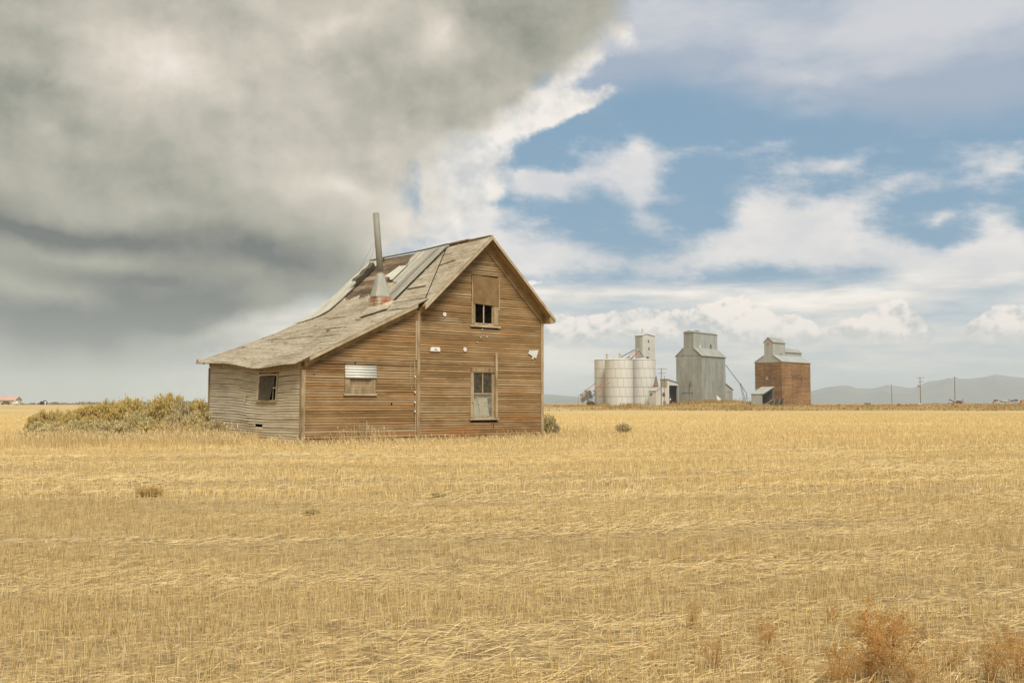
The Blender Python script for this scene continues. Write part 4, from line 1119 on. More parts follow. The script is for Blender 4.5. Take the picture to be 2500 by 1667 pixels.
def siding(parent, face, u0, u1, ztop, mt, w=0.95, h=2.5, z0=0.0):
    """thin overlapping steel sheets on one face; face(u,z,o) -> point; ztop(u)"""
    mb = MB(); u = u0; g = 0.0
    while u < u1 - 0.05:
        e = min(u + w, u1); z = z0
        zt = min(ztop(u + 0.01), ztop(e - 0.01))
        while z < zt - 0.05:
            q = min(z + h, zt); o = 0.02 + R_.uniform(0, 0.035)
            mb.hexa([face(u + 0.012, z, o), face(e - 0.012, z, o), face(e - 0.012, z, 0.004), face(u + 0.012, z, 0.004), face(u + 0.012, q - 0.02, o), face(e - 0.012, q - 0.02, o), face(e - 0.012, q - 0.02, 0.004), face(u + 0.012, q - 0.02, 0.004)]); z = q
        u = e
    return obj('siding', mb, mt, parent, kind='stuff')

def gable_block(W, L, z0, ze, zr, ra, rb):
    """walls of a block: gables at x=0 and x=L, flat-topped gable between y=ra..rb at height zr"""
    prof_ = [(0, 0, z0), (0, W, z0), (0, W, ze), (0, rb, zr), (0, ra, zr), (0, 0, ze)]
    return MB().prism(prof_, (L, 0, 0))
def slope_sheet(a, b, c, d, th):
    a, b, c, d = (Vector(q) for q in (a, b, c, d)); n = (b - a).cross(d - a).normalized()
    if n.z < 0: n = -n
    return MB().hexa([a, b, c, d, a + n * th, b + n * th, c + n * th, d + n * th])

# ---- grey steel elevator
Yg = 350.0; f0 = foot(1714, Yg); TH = math.radians(50)
ge = thing('grain_elevator', 'tall grey steel-clad grain elevator with a boxy headhouse and a leaning spout', 'grain elevator', f0, TH)
Lg, Wg = dims(f0, TH, 1651, 1771)
ze = zat(867, Yg) - f0.z; zhb = zat(848, Yg) - f0.z; zht = zat(809, Yg) - f0.z; ra, rb = Wg * 0.31, Wg * 0.69
body = obj('wall', gable_block(Wg, Lg, -2.0, ze, zhb, ra, rb), M['elev_grey'], ge)
siding(body, lambda u, z, o: (-o, u, z), 0.0, Wg, lambda u: ze + (zhb - ze) * min(1, min(u, Wg - u) / ra), M['elev_grey'])
siding(body, lambda u, z, o: (u, -o, z), 0.0, Lg, lambda u: ze, M['elev_grey'])
obj('belt', MB().box(-0.08, -0.036 - 0.02, -0.05, Wg + 0.05, ze - 0.12, ze + 0.02), M['pipe'], body)
for side in (0, 1):
    y0, y1 = (-0.35, ra) if side == 0 else (Wg + 0.35, rb)
    k = (zhb - ze) / ra
    obj('roof', slope_sheet((-0.3, y0, ze - 0.35 * k), (Lg + 0.3, y0, ze - 0.35 * k), (Lg + 0.3, y1, zhb), (-0.3, y1, zhb), 0.14), M['elev_roof'], ge)
hh = obj('headhouse', MB().box(0.001, Lg - 0.001, ra + 0.002, rb - 0.002, zhb - 0.5, zht), M['elev_grey'], ge)
siding(hh, lambda u, z, o: (-o, u, z), ra, rb, lambda u: zht - 0.1, M['elev_grey'], z0=zhb)
siding(hh, lambda u, z, o: (u, ra - o, z), 0, Lg, lambda u: zht - 0.1, M['elev_light'], z0=zhb)
obj('roof', MB().prism([(-0.25, ra - 0.25, zht), (-0.25, (ra + rb) / 2, zht + 0.65), (-0.25, rb + 0.25, zht), (-0.25, rb + 0.25, zht - 0.15), (-0.25, ra - 0.25, zht - 0.15)], (Lg + 0.5, 0, 0)), M['elev_roof'], ge)
obj('roof_hatch', MB().box(Lg * 0.30, Lg * 0.42, (ra + rb) / 2 - 0.6, (ra + rb) / 2 + 0.6, zht + 0.4, zht + 0.95), M['elev_roof'], ge)
for (a, dark) in ((Lg * 0.235, 0), (Lg * 0.69, 1)):
    z1 = zat(836, Yg) - f0.z; z0 = zat(846, Yg) - f0.z
    w = obj('window', MB().box(a - 0.1, a + 0.98, ra - 0.10, ra - 0.058, z0 - 0.08, z1 + 0.08), M['elev_light'], ge)
    obj('pane', MB().box(a, a + 0.88, ra - 0.13, ra - 0.102, z0 + 0.75, z1), M['doordark'] if dark else M['vent'], w)
    obj('pane', MB().box(a, a + 0.88, ra - 0.13, ra - 0.102, z0, z0 + 0.68), M['doordark'] if dark else M['paper'], w)
dr = obj('door', MB().box(-0.11, -0.058, 4.6, 7.6, 0.2, 3.0), M['elev_grey'], ge)
obj('track', MB().box(-0.2, -0.112, 3.4, 8.0, 3.0, 3.2), M['pipe'], dr)
obj('exhaust_pipe', MB().tube([(-0.3, 4.4, 0.5), (-0.3, 4.4, 5.2)], 0.10, 8), M['elev_light'], ge)
obj('exhaust_pipe', MB().tube([(-0.3, 4.4, 5.2), (-0.3, 4.35, 6.2), (-0.3, 4.45, 7.2)], 0.22, 8), M['pipe'], ge)
obj('hatch', MB().box(-0.12, -0.058, 6.2, 8.1, ze + 0.3, zhb - 0.2), M['elev_grey'], ge)
# annex on the right of it
ax = obj('annex', MB().prism([(Lg + 0.02, 0.2, -2.0), (Lg + 5.9, 0.2, -2.0), (Lg + 5.9, 0.2, zat(950, Yg) - f0.z), (Lg + 0.02, 0.2, zat(934, Yg) - f0.z)], (0, 7.0, 0)), M['elev_light'], ge)
za, zb_ = zat(934, Yg) - f0.z, zat(950, Yg) - f0.z
obj('roof', slope_sheet((Lg + 0.02, -0.1, za), (Lg + 6.2, -0.1, zb_ - 0.1), (Lg + 6.2, 7.4, zb_ - 0.1), (Lg + 0.02, 7.4, za), 0.12), M['elev_roof'], ax)
for (a, b_) in ((1.6, 3.2), (3.26, 4.9)):
    obj('door', MB().box(Lg + a, Lg + b_, 0.10, 0.198, -1.0, 3.5), M['elev_light'], ax)
obj('door_frame', MB().bar((Lg + 1.5, 0.14, 3.62), (Lg + 4.2, 0.14, 3.62), 0.12, 0.16), M['pipe'], ax)
obj('door_frame', MB().bar((Lg + 4.2, 0.14, 3.62), (Lg + 5.0, 0.14, 2.7), 0.12, 0.16), M['pipe'], ax)
obj('door_frame', MB().bar((Lg + 5.0, 0.14, 2.7), (Lg + 5.0, 0.14, -1.0), 0.12, 0.16), M['pipe'], ax)
# spout with its props
sp0 = foot(1805, Yg + 4)
spout = thing('loading_spout', 'long thin loading spout slanting down from the grey elevator to leaning props', 'spout', sp0)
q = lambda u, v, y=Yg + 4: at(u, v, y) - sp0
obj('pipe', MB().tube([q(1771.5, 891), q(1809, 940), q(1814, 947)], 0.13, 8), M['pipe'], spout)
obj('pipe', MB().tube([q(1814, 947), q(1823, 961), q(1823.6, 977)], 0.13, 8), M['pipe'], spout)
obj('prop', MB().tube([q(1806, 936), q(1816.5, 978)], 0.10, 6), M['pipe'], spout)
obj('prop', MB().tube([q(1808.5, 935, Yg + 5.5), q(1820, 978, Yg + 5.5)], 0.10, 6), M['pipe'], spout)
fr = foot(1815, Yg + 20)
rail = thing('pipe_fence', 'low pale pipe rail fence between the two grain elevators', 'fence', fr)
for u in range(1806, 1834, 6): obj('post', MB().tube([at(u, 971.5, Yg + 20) - fr, at(u, 986, Yg + 20) - fr], 0.05, 6), M['elev_light'], rail)
obj('rail', MB().tube([at(1804, 971.5, Yg + 20) - fr, at(1833, 971.5, Yg + 20) - fr], 0.05, 6), M['elev_light'], rail)
# scrap at its foot
sc0 = foot(1760, Yg - 4)
scr = thing('metal_bin_lid', 'curved pale sheet of scrap metal propped against the foot of the grey elevator', 'scrap metal', sc0)
V = []; 
for i in range(13):
    f = i / 12; a = f * 1.5
    V += [(-1.5 + 2.9 * f, 0.2, 2.1 * (1 - f) ** 1.3 + 0.05), (-1.3 + 3.1 * f, -0.5, -0.3 - 0.2 * f), ]
Fq_ = [(2 * i, 2 * i + 2, 2 * i + 3, 2 * i + 1) for i in range(12)]
V2 = [(x, y + 0.08, z) for x, y, z in V]; n = len(V)
Fq_ += [(n + a, n + b_, n + c, n + d) for (d, c, b_, a) in Fq_]
obj('sheet', MB().add(V + V2, Fq_), M['white_wall'], scr)
pl0 = foot(1676, Yg - 5)
pl = thing('scrap_pile', 'low pile of rusty scrap and planks before the grey elevator door', 'scrap pile', pl0)
for k in range(7):
    x = R_.uniform(-2.6, 2.2); obj('plank', MB().bar((x, R_.uniform(-0.6, 0.6), 0.1 + R_.random() * 0.5), (x + R_.uniform(1.2, 2.6), R_.uniform(-0.6, 0.6), 0.2 + R_.random() * 0.5), 0.22, 0.14), M['char'] if k % 2 else M['greyboard'], pl)
obj('beam', MB().bar((-3.2, 0, 1.1), (-0.8, 0.2, 0.3), 0.25, 0.2), M['rust'], pl)

# ---- brown stacked-plank elevator
Yb = 345.0; f1 = foot(1910, Yb); TB = math.radians(45)
be = thing('grain_elevator', 'rust brown plank grain elevator with a stepped grey metal roof', 'grain elevator', f1, TB)
Lb, Wb = dims(f1, TB, 1843, 1978.5)
zE = zat(883.5, Yb) - f1.z; zH = zat(866, Yb) - f1.z
core = obj('wall', MB().box(0.12, Lb - 0.12, 0.12, Wb - 0.12, -1.0, zE - 0.01), M['char'], be)
for face in range(4):
    mb = MB(); z = -0.6
    n = Lb if face % 2 == 0 else Wb
    cuts = [0, n * 0.345, n * 0.66, n] if face % 2 == 0 else [0, n * 0.43, n * 0.64, n]
    while z < zE - 0.02:
        h = 0.22
        for a, b_ in zip(cuts[:-1], cuts[1:]):
            o = R_.uniform(0.0, 0.05); m_ = R_.uniform(a + 0.8, b_ - 0.8)
            for (p, q2) in ((a + 0.085, m_), (m_ + 0.02, b_ - 0.085)):
                o2 = o + R_.uniform(-0.015, 0.02)
                if face == 0: mb.box(p, q2, -0.02 - o2, 0.115, z, min(z + h - 0.035, zE))
                elif face == 1: mb.box(-0.02 - o2, 0.115, p, q2, z, min(z + h - 0.035, zE))
                elif face == 2: mb.box(p, q2, Wb - 0.115, Wb + 0.02 + o2, z, min(z + h - 0.035, zE))
                else: mb.box(Lb - 0.115, Lb + 0.02 + o2, p, q2, z, min(z + h - 0.035, zE))
        z += h
    obj('planks', mb, M['crib'], core, kind='stuff', normals=False)
obj('corner_board', MB().box(-0.10, 0.03, -0.10, 0.03, 0, zE), M['crib'], be)
rA, rB = Wb * 0.317, Wb * 0.64
obj('upper_wall', gable_block(Wb, Lb, zE + 0.0, zE + 0.02, zH, rA, rB), M['elev_light'], be)
for side in (0, 1):
    y0, y1 = (-0.25, rA) if side == 0 else (Wb + 0.25, rB); k = (zH - zE) / rA
    obj('roof', slope_sheet((-0.15, y0, zE - 0.0), (Lb + 0.15, y0, zE - 0.0), (Lb + 0.15, y1, zH), (-0.15, y1, zH), 0.16), M['elev_light'], be)
xs1 = Lb * 0.42
zt1 = zat(834, Yb) - f1.z; zp1 = zat(822, Yb) - f1.z
h1 = obj('headhouse', MB().prism([(0.02, rA + 0.01, zH - 0.4), (0.02, rB - 0.01, zH - 0.4), (0.02, rB - 0.01, zt1), (0.02, (rA + rB) / 2, zp1), (0.02, rA + 0.01, zt1)], (xs1, 0, 0)), M['elev_light'], be)
for side in (0, 1):
    y0, y1 = (rA - 0.25, (rA + rB) / 2) if side == 0 else (rB + 0.25, (rA + rB) / 2)
    obj('roof', slope_sheet((-0.2, y0, zt1 - 0.15), (xs1 + 0.2, y0, zt1 - 0.15), (xs1 + 0.2, y1, zp1 + 0.02), (-0.2, y1, zp1 + 0.02), 0.12), M['elev_roof'], h1)
obj('window', MB().box(-0.03, 0.018, (rA + rB) / 2 - 0.2, (rA + rB) / 2 + 0.5, zat(841, Yb) - f1.z, zat(835, Yb) - f1.z), M['rust'], h1)
obj('window', MB().box(xs1 * 0.62, xs1 * 0.70, rA - 0.04, rA + 0.008, zH + 0.2, zH + 0.9), M['pipe'], h1)
zt2 = zat(856, Yb) - f1.z; zp2 = zat(846.5, Yb) - f1.z
h2 = obj('headhouse', MB().prism([(xs1 + 0.03, rA + 0.02, zH - 0.4), (xs1 + 0.03, rB - 0.02, zH - 0.4), (xs1 + 0.03, rB - 0.02, zt2), (xs1 + 0.03, (rA + rB) / 2, zp2), (xs1 + 0.03, rA + 0.02, zt2)], (Lb - xs1 - 0.05, 0, 0)), M['elev_light'], be, label='lower rear section of the headhouse')
for side in (0, 1):
    y0, y1 = (rA - 0.25, (rA + rB) / 2) if side == 0 else (rB + 0.25, (rA + rB) / 2)
    obj('roof', slope_sheet((xs1 + 0.03, y0, zt2 - 0.15), (Lb + 0.2, y0, zt2 - 0.15), (Lb + 0.2, y1, zp2 + 0.02), (xs1 + 0.03, y1, zp2 + 0.02), 0.12), M['elev_roof'], h2)
wz = zat(923, Yb) - f1.z
w = obj('window', MB().box(-0.16, -0.09, Wb * 0.50, Wb * 0.58, wz - 0.45, wz + 0.45), M['white_wall'], be)
obj('pane', MB().box(-0.19, -0.162, Wb * 0.52, Wb * 0.56, wz - 0.2, wz + 0.2), M['doordark'], w)

# ---- open-sided metal shed in front of it, with broken fencing
Ys = 334.0; f2 = foot(1861, Ys); TS = math.radians(52)
sh = thing('shed', 'small leaning corrugated shed with a dark open side before the brown elevator', 'shed', f2, TS)
Ls, Ws = dims(f2, TS, 1833.5, 1886)
zl = zat(961.5, Ys) - f2.z; zh_ = zat(943.5, Ys) - f2.z
wl = obj('wall', MB().box(0, 0.12, 0, Ws, -0.5, zl), M['elev_grey'], sh)
siding(wl, lambda u, z, o: (-o, u, z), 0, Ws, lambda u: zl, M['elev_light'], w=0.8)
obj('wall', MB().prism([(0.13, Ws - 0.12, -0.5), (Ls, Ws - 0.12, -0.5), (Ls, Ws - 0.12, zh_ - 0.1), (0.13, Ws - 0.12, zl)], (0, 0.12, 0)), M['char'], sh)
obj('wall', MB().box(Ls - 0.12, Ls, 0.0, Ws - 0.13, -0.5, zh_ - 0.15), M['char'], sh)
obj('roof', slope_sheet((-0.25, -0.5, zl - 0.05), (Ls + 0.3, -0.5, zh_ + 0.05), (Ls + 0.3, Ws + 0.3, zh_ + 0.05), (-0.25, Ws + 0.3, zl - 0.05), 0.09), M['elev_light'], sh)
obj('post', MB().bar((0.15, 0.1, -0.4), (0.15, 0.1, zl), 0.2, 0.2), M['greyboard'], sh)
obj('post', MB().bar((Ls - 0.1, -0.05, -0.4), (Ls - 0.1, -0.05, zh_ - 0.4), 0.22, 0.2), M['greyboard'], sh)
obj('beam', MB().bar((0.3, -0.2, zl - 0.2), (Ls, -0.25, zh_ - 0.5), 0.25, 0.3), M['char'], sh)
fb = foot(1900, Ys - 3)
ff = thing('broken_fence', 'charred broken plank fence leaning beside the open-sided shed', 'fence', fb)
for k, u in enumerate((1884, 1888, 1892, 1896.5, 1900, 1904, 1908, 1911)):
    obj('plank', MB().bar(at(u, 992, Ys - 3) - fb, at(u + 3 + (k % 3), 972 + (k * 5) % 4, Ys - 2.6) - fb, 0.28, 0.09), M['greyboard'] if k % 3 == 1 else M['char'], ff)
for v in (975.5, 982, 988): obj('rail', MB().bar(at(1880, v, Ys - 2.3) - fb, at(1914, v - 1, Ys - 2.3) - fb, 0.10, 0.5), M['char'], ff)
obj('rail', MB().bar(at(1864, 990, Ys - 3.6) - fb, at(1888, 974, Ys - 3.6) - fb, 0.22, 0.24), M['greyboard'], ff)

# ---- three round steel silos: shells clad in curved plates
def plate_mesh(r, h, n, gap):
    a = 2 * math.pi / n; g = gap / r; vs = []; fs = []; k = 5
    for i in range(k + 1):
        t = -a / 2 + g / 2 + (a - g) * i / k
        for (q, z) in ((r, 0.07), (r + 0.06, 0.07), (r + 0.06, h - 0.07), (r, h - 0.07)): vs.append((q * math.cos(t), q * math.sin(t), z))
    for i in range(k):
        for j in range(4): fs.append((4 * i + j, 4 * i + (j + 1) % 4, 4 * i + 4 + (j + 1) % 4, 4 * i + 4 + j))
    fs += [(3, 2, 1, 0), (4 * k, 4 * k + 1, 4 * k + 2, 4 * k + 3)]
    m = MB().add(vs, fs).mesh('plate'); fix_normals(m); m.materials.append(M['silo']); return m
def silo(u, Y, wpx, label):
    b0 = foot(u, Y); r = wpx / 2 / F * Y
    H_ = zat(878.5, Y) - b0.z; t = thing('silo', label, 'silo', b0, 0, 'round white steel silos')
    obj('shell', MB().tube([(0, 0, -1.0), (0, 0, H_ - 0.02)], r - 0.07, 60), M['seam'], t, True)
    NP, NR = 15, 5; h = H_ / NR; pm = plate_mesh(r - 0.06, h, NP, 0.085)
    for j in range(NR):
        for i in range(NP):
            o = bpy.data.objects.new('panel', pm); COL.objects.link(o); o.parent = t
            o.location = (0, 0, j * h); o.rotation_euler = (0, 0, 2 * math.pi * (i + 0.5 * (j % 2) + 0.13 * j) / NP)
    rf = MB(); n = 40
    vs = [(0, 0, H_ + 0.75)] + [((r + 0.12) * math.cos(2 * math.pi * k / n), (r + 0.12) * math.sin(2 * math.pi * k / n), H_) for k in range(n)] + [((r + 0.12) * math.cos(2 * math.pi * k / n), (r + 0.12) * math.sin(2 * math.pi * k / n), H_ - 0.1) for k in range(n)]
    fs = [(0, 1 + k, 1 + (k + 1) % n) for k in range(n)] + [(1 + k, 1 + n + k, 1 + n + (k + 1) % n, 1 + (k + 1) % n) for k in range(n)] + [tuple(range(1 + n, 1 + 2 * n))[::-1]]
    obj('roof', rf.add(vs, fs), M['silo'], t)
    return t, r, H_
s1 = silo(1484, 358, 64.5, 'round white steel silo, half hidden at the end nearest the small tree')
s2 = silo(1511.5, 348, 68, 'round white steel silo in the middle, nearest the viewer')
s3 = silo(1568.5, 356, 64.5, 'round white steel silo below the square white tower')
def vent(t, x, y, z, hgt=1.5):
    v = obj('roof_vent', MB().tube([(x, y, z), (x, y, z + hgt)], 0.38, 10), M['vent'], t[0], True)
    obj('cap', MB().tube([(x, y, z + hgt), (x, y, z + hgt + 0.35)], 0.55, 10, 0.2), M['vent'], v, True)
vent(s1, -0.4, -2.0, s1[2] + 0.3); vent(s2, 0.5, 0.5, s2[2] + 0.5); vent(s2, 3.6, -0.5, s2[2] + 0.05, 1.0)
for k in range(5): obj('rail_post', MB().tube([(-3.6 + k * 0.8, -1.5, s2[2] + 0.2), (-3.6 + k * 0.8, -1.5, s2[2] + 1.5)], 0.04, 5), M['elev_light'], s2[0])
for (u, v, nm) in ((1455.0, 917, 0), (1488.5, 916, 1)):
    pass
# augers leaning on them
au = foot(1440, 344)
for k, (a, b_, lab) in enumerate((((1455, 934), (1418, 963), 'orange auger pipe reaching past the silo over the small tree'), ((1485, 923.5), (1450, 954), 'upper orange auger pipe leaning on the two left silos'), ((1489, 933), (1452, 960), 'lower orange auger pipe leaning on the two left silos'))):
    Ya = 340.0 if k else 345.0; g = foot(b_[0], Ya)
    t = thing('auger', lab, 'auger', g)
    A1, A0 = at(*a, Ya + 2) - g, at(*b_, Ya) - g
    obj('pipe', MB().tube([A0, A1], 0.12, 8), M['rust'], t)
    obj('support', MB().tube([A0.lerp(A1, 0.12), Vector((A0.x + 0.4, 0, -0.05))], 0.07, 6), M['pipe'], t)
    obj('hopper', MB().box(A0.x - 0.35, A0.x + 0.35, A0.y - 0.35, A0.y + 0.35, A0.z - 0.4, A0.z + 0.1), M['pipe'], t)

# ---- square white tower behind the silos
Yt = 366.0; f3 = foot(1570, Yt); TT = math.radians(38)
tw = thing('headhouse_tower', 'square white tower with small windows rising behind the silos', 'tower', f3, TT)
Lt, Wt = dims(f3, TT, 1551, 1599.5)
zr_ = zat(819.5, Yt) - f3.z; zp_ = zat(814.5, Yt) - f3.z
tb = obj('wall', MB().prism([(0, 0, -1), (Lt, 0, -1), (Lt, 0, zr_), (Lt * 0.28, 0, zp_), (0, 0, zr_ + 0.1)], (0, Wt, 0)), M['white_wall'], tw)
siding(tb, lambda u, z, o: (u, -o, z), 0, Lt, lambda u: zr_ - 0.05, M['white_wall'], w=1.1, h=3)
siding(tb, lambda u, z, o: (-o, u, z), 0, Wt, lambda u: zr_ - 0.05, M['white_wall'], w=1.1, h=3)
obj('roof', slope_sheet((-0.25, -0.25, zr_ + 0.06), (-0.25, Wt + 0.25, zr_ + 0.06), (Lt * 0.28, Wt + 0.25, zp_ + 0.03), (Lt * 0.28, -0.25, zp_ + 0.03), 0.14), M['white_wall'], tw)
obj('roof', slope_sheet((Lt * 0.28, -0.25, zp_ + 0.03), (Lt * 0.28, Wt + 0.25, zp_ + 0.03), (Lt + 0.25, Wt + 0.25, zr_ - 0.05), (Lt + 0.25, -0.25, zr_ - 0.05), 0.14), M['white_wall'], tw)
for (v0, v1, a) in ((829.5, 835, 0.42), (847.5, 853, 0.46), (870.5, 876, 0.28)):
    z0, z1 = zat(v1, Yt) - f3.z, zat(v0, Yt) - f3.z
    w = obj('window', MB().box(Lt * a, Lt * a + 1.25, -0.11, -0.06, z0, z1), M['window'], tw)
    obj('pane', MB().box(Lt * a + 0.62, Lt * a + 1.15, -0.14, -0.112, z0 + 0.1, z1 - 0.1), M['paper'] if v0 < 860 else M['window'], w)
obj('shutter', MB().box(-0.10, -0.06, Wt * 0.35, Wt * 0.85, zat(847, Yt) - f3.z, zat(822, Yt) - f3.z), M['elev_light'], tw)
obj('antenna_mast', MB().tube([(Lt * 0.28, Wt / 2, zp_), (Lt * 0.28, Wt / 2, zat(803, Yt) - f3.z)], 0.10, 6), M['elev_light'], tw)
for dx_ in (-0.3, 0.3): obj('antenna', MB().bar((Lt * 0.28 + dx_, Wt / 2, zat(806, Yt) - f3.z), (Lt * 0.28 + dx_, Wt / 2, zat(801.5, Yt) - f3.z), 0.12, 0.12), M['elev_light'], tw)
obj('antenna', MB().bar((Lt * 0.28 - 0.35, Wt / 2, zat(806, Yt) - f3.z), (Lt * 0.28 + 0.35, Wt / 2, zat(806, Yt) - f3.z), 0.12, 0.12), M['elev_light'], tw)
sg = thing('spout_pipes', 'bundle of slanting grain spouts fanning from the white tower onto the silos', 'spouts', f3)
for (a, b_, yb, mt) in (((1552, 852.5), (1505, 877.5), 352, 'pipe'), ((1556, 852.5), (1524, 878), 350, 'elev_grey'), ((1556, 859), (1538, 877.5), 348, 'rust'), ((1558, 858), (1541, 876.5), 350, 'rust'), ((1560, 855), (1571, 871), 358, 'pipe')):
    obj('pipe', MB().tube([at(*a, 362.0) - f3, at(*b_, yb) - f3], 0.19, 8), M[mt], sg)
obj('distributor', MB().box(*(lambda p: (p.x - 0.5, p.x + 0.5, p.y - 0.4, p.y + 0.4, p.z - 0.6, p.z + 0.4))(at(1557, 853, 362.0) - f3)), M['elev_grey'], sg)

# ---- drive-through shed, lean white hut, louvred wedge
Yd = 352.0; f4 = foot(1629, Yd); TD = math.radians(42)
dsd = thing('drive_shed', 'white drive-through shed with one big dark doorway between silos and grey elevator', 'shed', f4, TD)
Ld, Wd = dims(f4, TD, 1612, 1657.7)
zA, zB2 = zat(926, Yd) - f4.z, zat(934.8, Yd) - f4.z
zdoor = zat(940.5, Yd) - f4.z; x0d, x1d = Ld * 0.12, Ld * 0.93
ztop = lambda x: zA + (zB2 - zA) * x / Ld
obj('wall', MB().prism([(0, 0, -1.5), (x0d, 0, -1.5), (x0d, 0, ztop(x0d)), (0, 0, zA)], (0, 0.15, 0)), M['white_wall'], dsd)
obj('wall', MB().prism([(x1d, 0, -1.5), (Ld, 0, -1.5), (Ld, 0, zB2), (x1d, 0, ztop(x1d))], (0, 0.15, 0)), M['white_wall'], dsd)
obj('wall', MB().prism([(x0d, 0.002, zdoor), (x1d, 0.002, zdoor), (x1d, 0.002, ztop(x1d)), (x0d, 0.002, ztop(x0d))], (0, 0.15, 0)), M['white_wall'], dsd)
obj('wall', MB().box(0.002, 0.15, 0.152, Wd, -1.5, zA), M['vent'], dsd, label='side wall with its shade coloured tan')  # shadow-side face: its shade is put into a darker tan colour
obj('wall', MB().box(Ld - 0.15, Ld - 0.002, 0.152, Wd, -1.5, zB2), M['white_wall'], dsd)
obj('back_wall', MB().box(0.152, Ld - 0.152, Wd - 0.15, Wd, -1.5, zB2), M['doordark'], dsd)
obj('inner_lining', MB().box(0.16, 0.2, 0.16, Wd - 0.16, -1.5, zB2), M['doordark'], dsd)
obj('inner_lining', MB().box(Ld - 0.2, Ld - 0.16, 0.16, Wd - 0.16, -1.5, zB2 - 0.1), M['doordark'], dsd)
obj('roof', slope_sheet((-0.2, -0.3, zA + 0.08), (Ld + 0.3, -0.3, zB2 - 0.02), (Ld + 0.3, Wd + 0.2, zB2 - 0.02), (-0.2, Wd + 0.2, zA + 0.08), 0.14), M['elev_roof'], dsd)
obj('door_frame', MB().bar((x0d + 0.05, -0.06, -0.5), (x0d + 0.05, -0.06, zdoor), 0.22, 0.1), M['paint'], dsd)
obj('door_frame', MB().bar((x1d - 0.05, -0.06, -0.5), (x1d - 0.05, -0.06, zdoor), 0.22, 0.1), M['paint'], dsd)
sgn = obj('sign', MB().box(Ld * 0.33, Ld * 0.33 + 0.5, 0.6, 0.66, 1.5, 2.2), M['paint'], None)
sgn.location = f4; sgn.rotation_euler = (0, 0, TD); tag(sgn, 'little white square sign hanging inside the dark doorway of the shed', 'sign')
Yh = 344.0; f5 = foot(1601.7, Yh); TH2 = math.radians(45)
hut = thing('hut', 'small white sheet-metal hut with a lean-to roof in front of the right silo', 'hut', f5, TH2)
Lh, Wh = dims(f5, TH2, 1584.5, 1629)
zh0, zh1 = zat(954.5, Yh) - f5.z, zat(946, Yh) - f5.z
hb = obj('wall', MB().prism([(0, 0, -0.5), (Lh, 0, -0.5), (Lh, 0, zh1), (Lh * 0.42, 0, zh1), (0, 0, zh0)], (0, Wh, 0)), M['white_wall'], hut)
siding(hb, lambda u, z, o: (-o, u, z), 0, Wh, lambda u: zh0, M['white_wall'], w=0.5)
obj('roof', slope_sheet((-0.25, -0.2, zh0 + 0.02), (Lh * 0.42, -0.2, zh1 + 0.06), (Lh * 0.42, Wh + 0.2, zh1 + 0.06), (-0.25, Wh + 0.2, zh0 + 0.02), 0.1), M['elev_light'], hut)
w = obj('window', MB().box(-0.12, -0.06, Wh * 0.55, Wh * 0.80, zat(965, Yh) - f5.z, zat(960, Yh) - f5.z), M['window'], hut)
w = obj('window', MB().box(Lh * 0.55, Lh * 0.78, -0.07, -0.005, zat(967.5, Yh) - f5.z, zat(958.3, Yh) - f5.z), M['window'], hut)
obj('muntin', MB().box(Lh * 0.66, Lh * 0.675, -0.10, -0.072, zat(967.5, Yh) - f5.z, zat(958.3, Yh) - f5.z), M['rust'], w)
obj('door', MB().box(Lh * 0.60, Lh * 0.84, -0.07, -0.005, -0.1, zat(979, Yh) - f5.z), M['rust'], hut)
wd = foot(1601, 350)
wg = thing('louvre_wedge', 'tall rusty wedge of stacked louvres between the right silo and the hut', 'louvre tower', wd)
for k in range(13):
    f = k / 13; v0 = 949 - 30 * f; v1 = v0 - 1.9
    a0_, a1_ = 1594.4 + 7.2 * f, 1607.6 - 5.6 * f
    p0, p1 = at(a0_, v0, 349) - wd, at(a1_, v0, 349) - wd; q0, q1 = at(a0_ + 0.3, v1, 349) - wd, at(a1_ - 0.3, v1, 349) - wd
    y_ = Vector((0, 1.2 * (1 - f) + 0.3, 0)); t_ = Vector((0, -0.15, 0))
    obj('louvre', MB().hexa([p0 + t_, p1 + t_, p1 + y_, p0 + y_, q0, q1, q1 + y_, q0 + y_]), M['rust'] if k % 3 else M['char'], wg)
for a in ((1594.2, 950, 1601.6, 918), (1608, 948, 1602, 918)):
    obj('stanchion', MB().tube([at(a[0], a[1], 349.5) - wd, at(a[2], a[3], 349.5) - wd], 0.10, 6), M['char'], wg)
obj('leg', MB().box(*(lambda p: (p.x - 0.6, p.x + 0.6, p.y - 0.1, p.y + 0.7, -0.6, p.z + 0.2))(at(1601, 948, 349.6) - wd)), M['char'], wg)

# ---- utility poles
def pole(u, v0, v1, Y, w, label, arms=(), group='utility poles', lean=0.0):
    b0 = foot(u, Y); top = at(u - lean, v0, Y) - b0
    t = thing('utility_pole', label, 'utility pole', b0, 0, group)
    obj('pole', MB().tube([(0, 0, -0.6), top], w, 9, w * 0.75), M['pole'], t)
    for (v, a, c) in arms:
        p = at(u - lean, v, Y) - b0; x0_, x1_ = a / F * Y, c / F * Y
        ar = obj('crossarm', MB().bar((p.x + x0_, -w - 0.08, p.z), (p.x + x1_, -w - 0.08, p.z), 0.13, 0.16), M['greyboard'], t)
        for q_ in (0.03, 0.3, 0.7, 0.97): obj('insulator', MB().tube([(p.x + x0_ + (x1_ - x0_) * q_, -w - 0.08, p.z + 0.08), (p.x + x0_ + (x1_ - x0_) * q_, -w - 0.08, p.z + 0.30)], 0.06, 6), M['elev_light'], ar)
    return t, b0
pole(1614.2, 898, 992, 322, 0.155, 'tall wooden utility pole with two crossarms before the drive-through shed', ((900.6, -10.5, 13), (911.4, -7, 10)), lean=-0.3)
pole(1622, 916.5, 990, 323, 0.10, 'shorter bare wooden pole close to the right of the double-armed pole', group='bare poles')
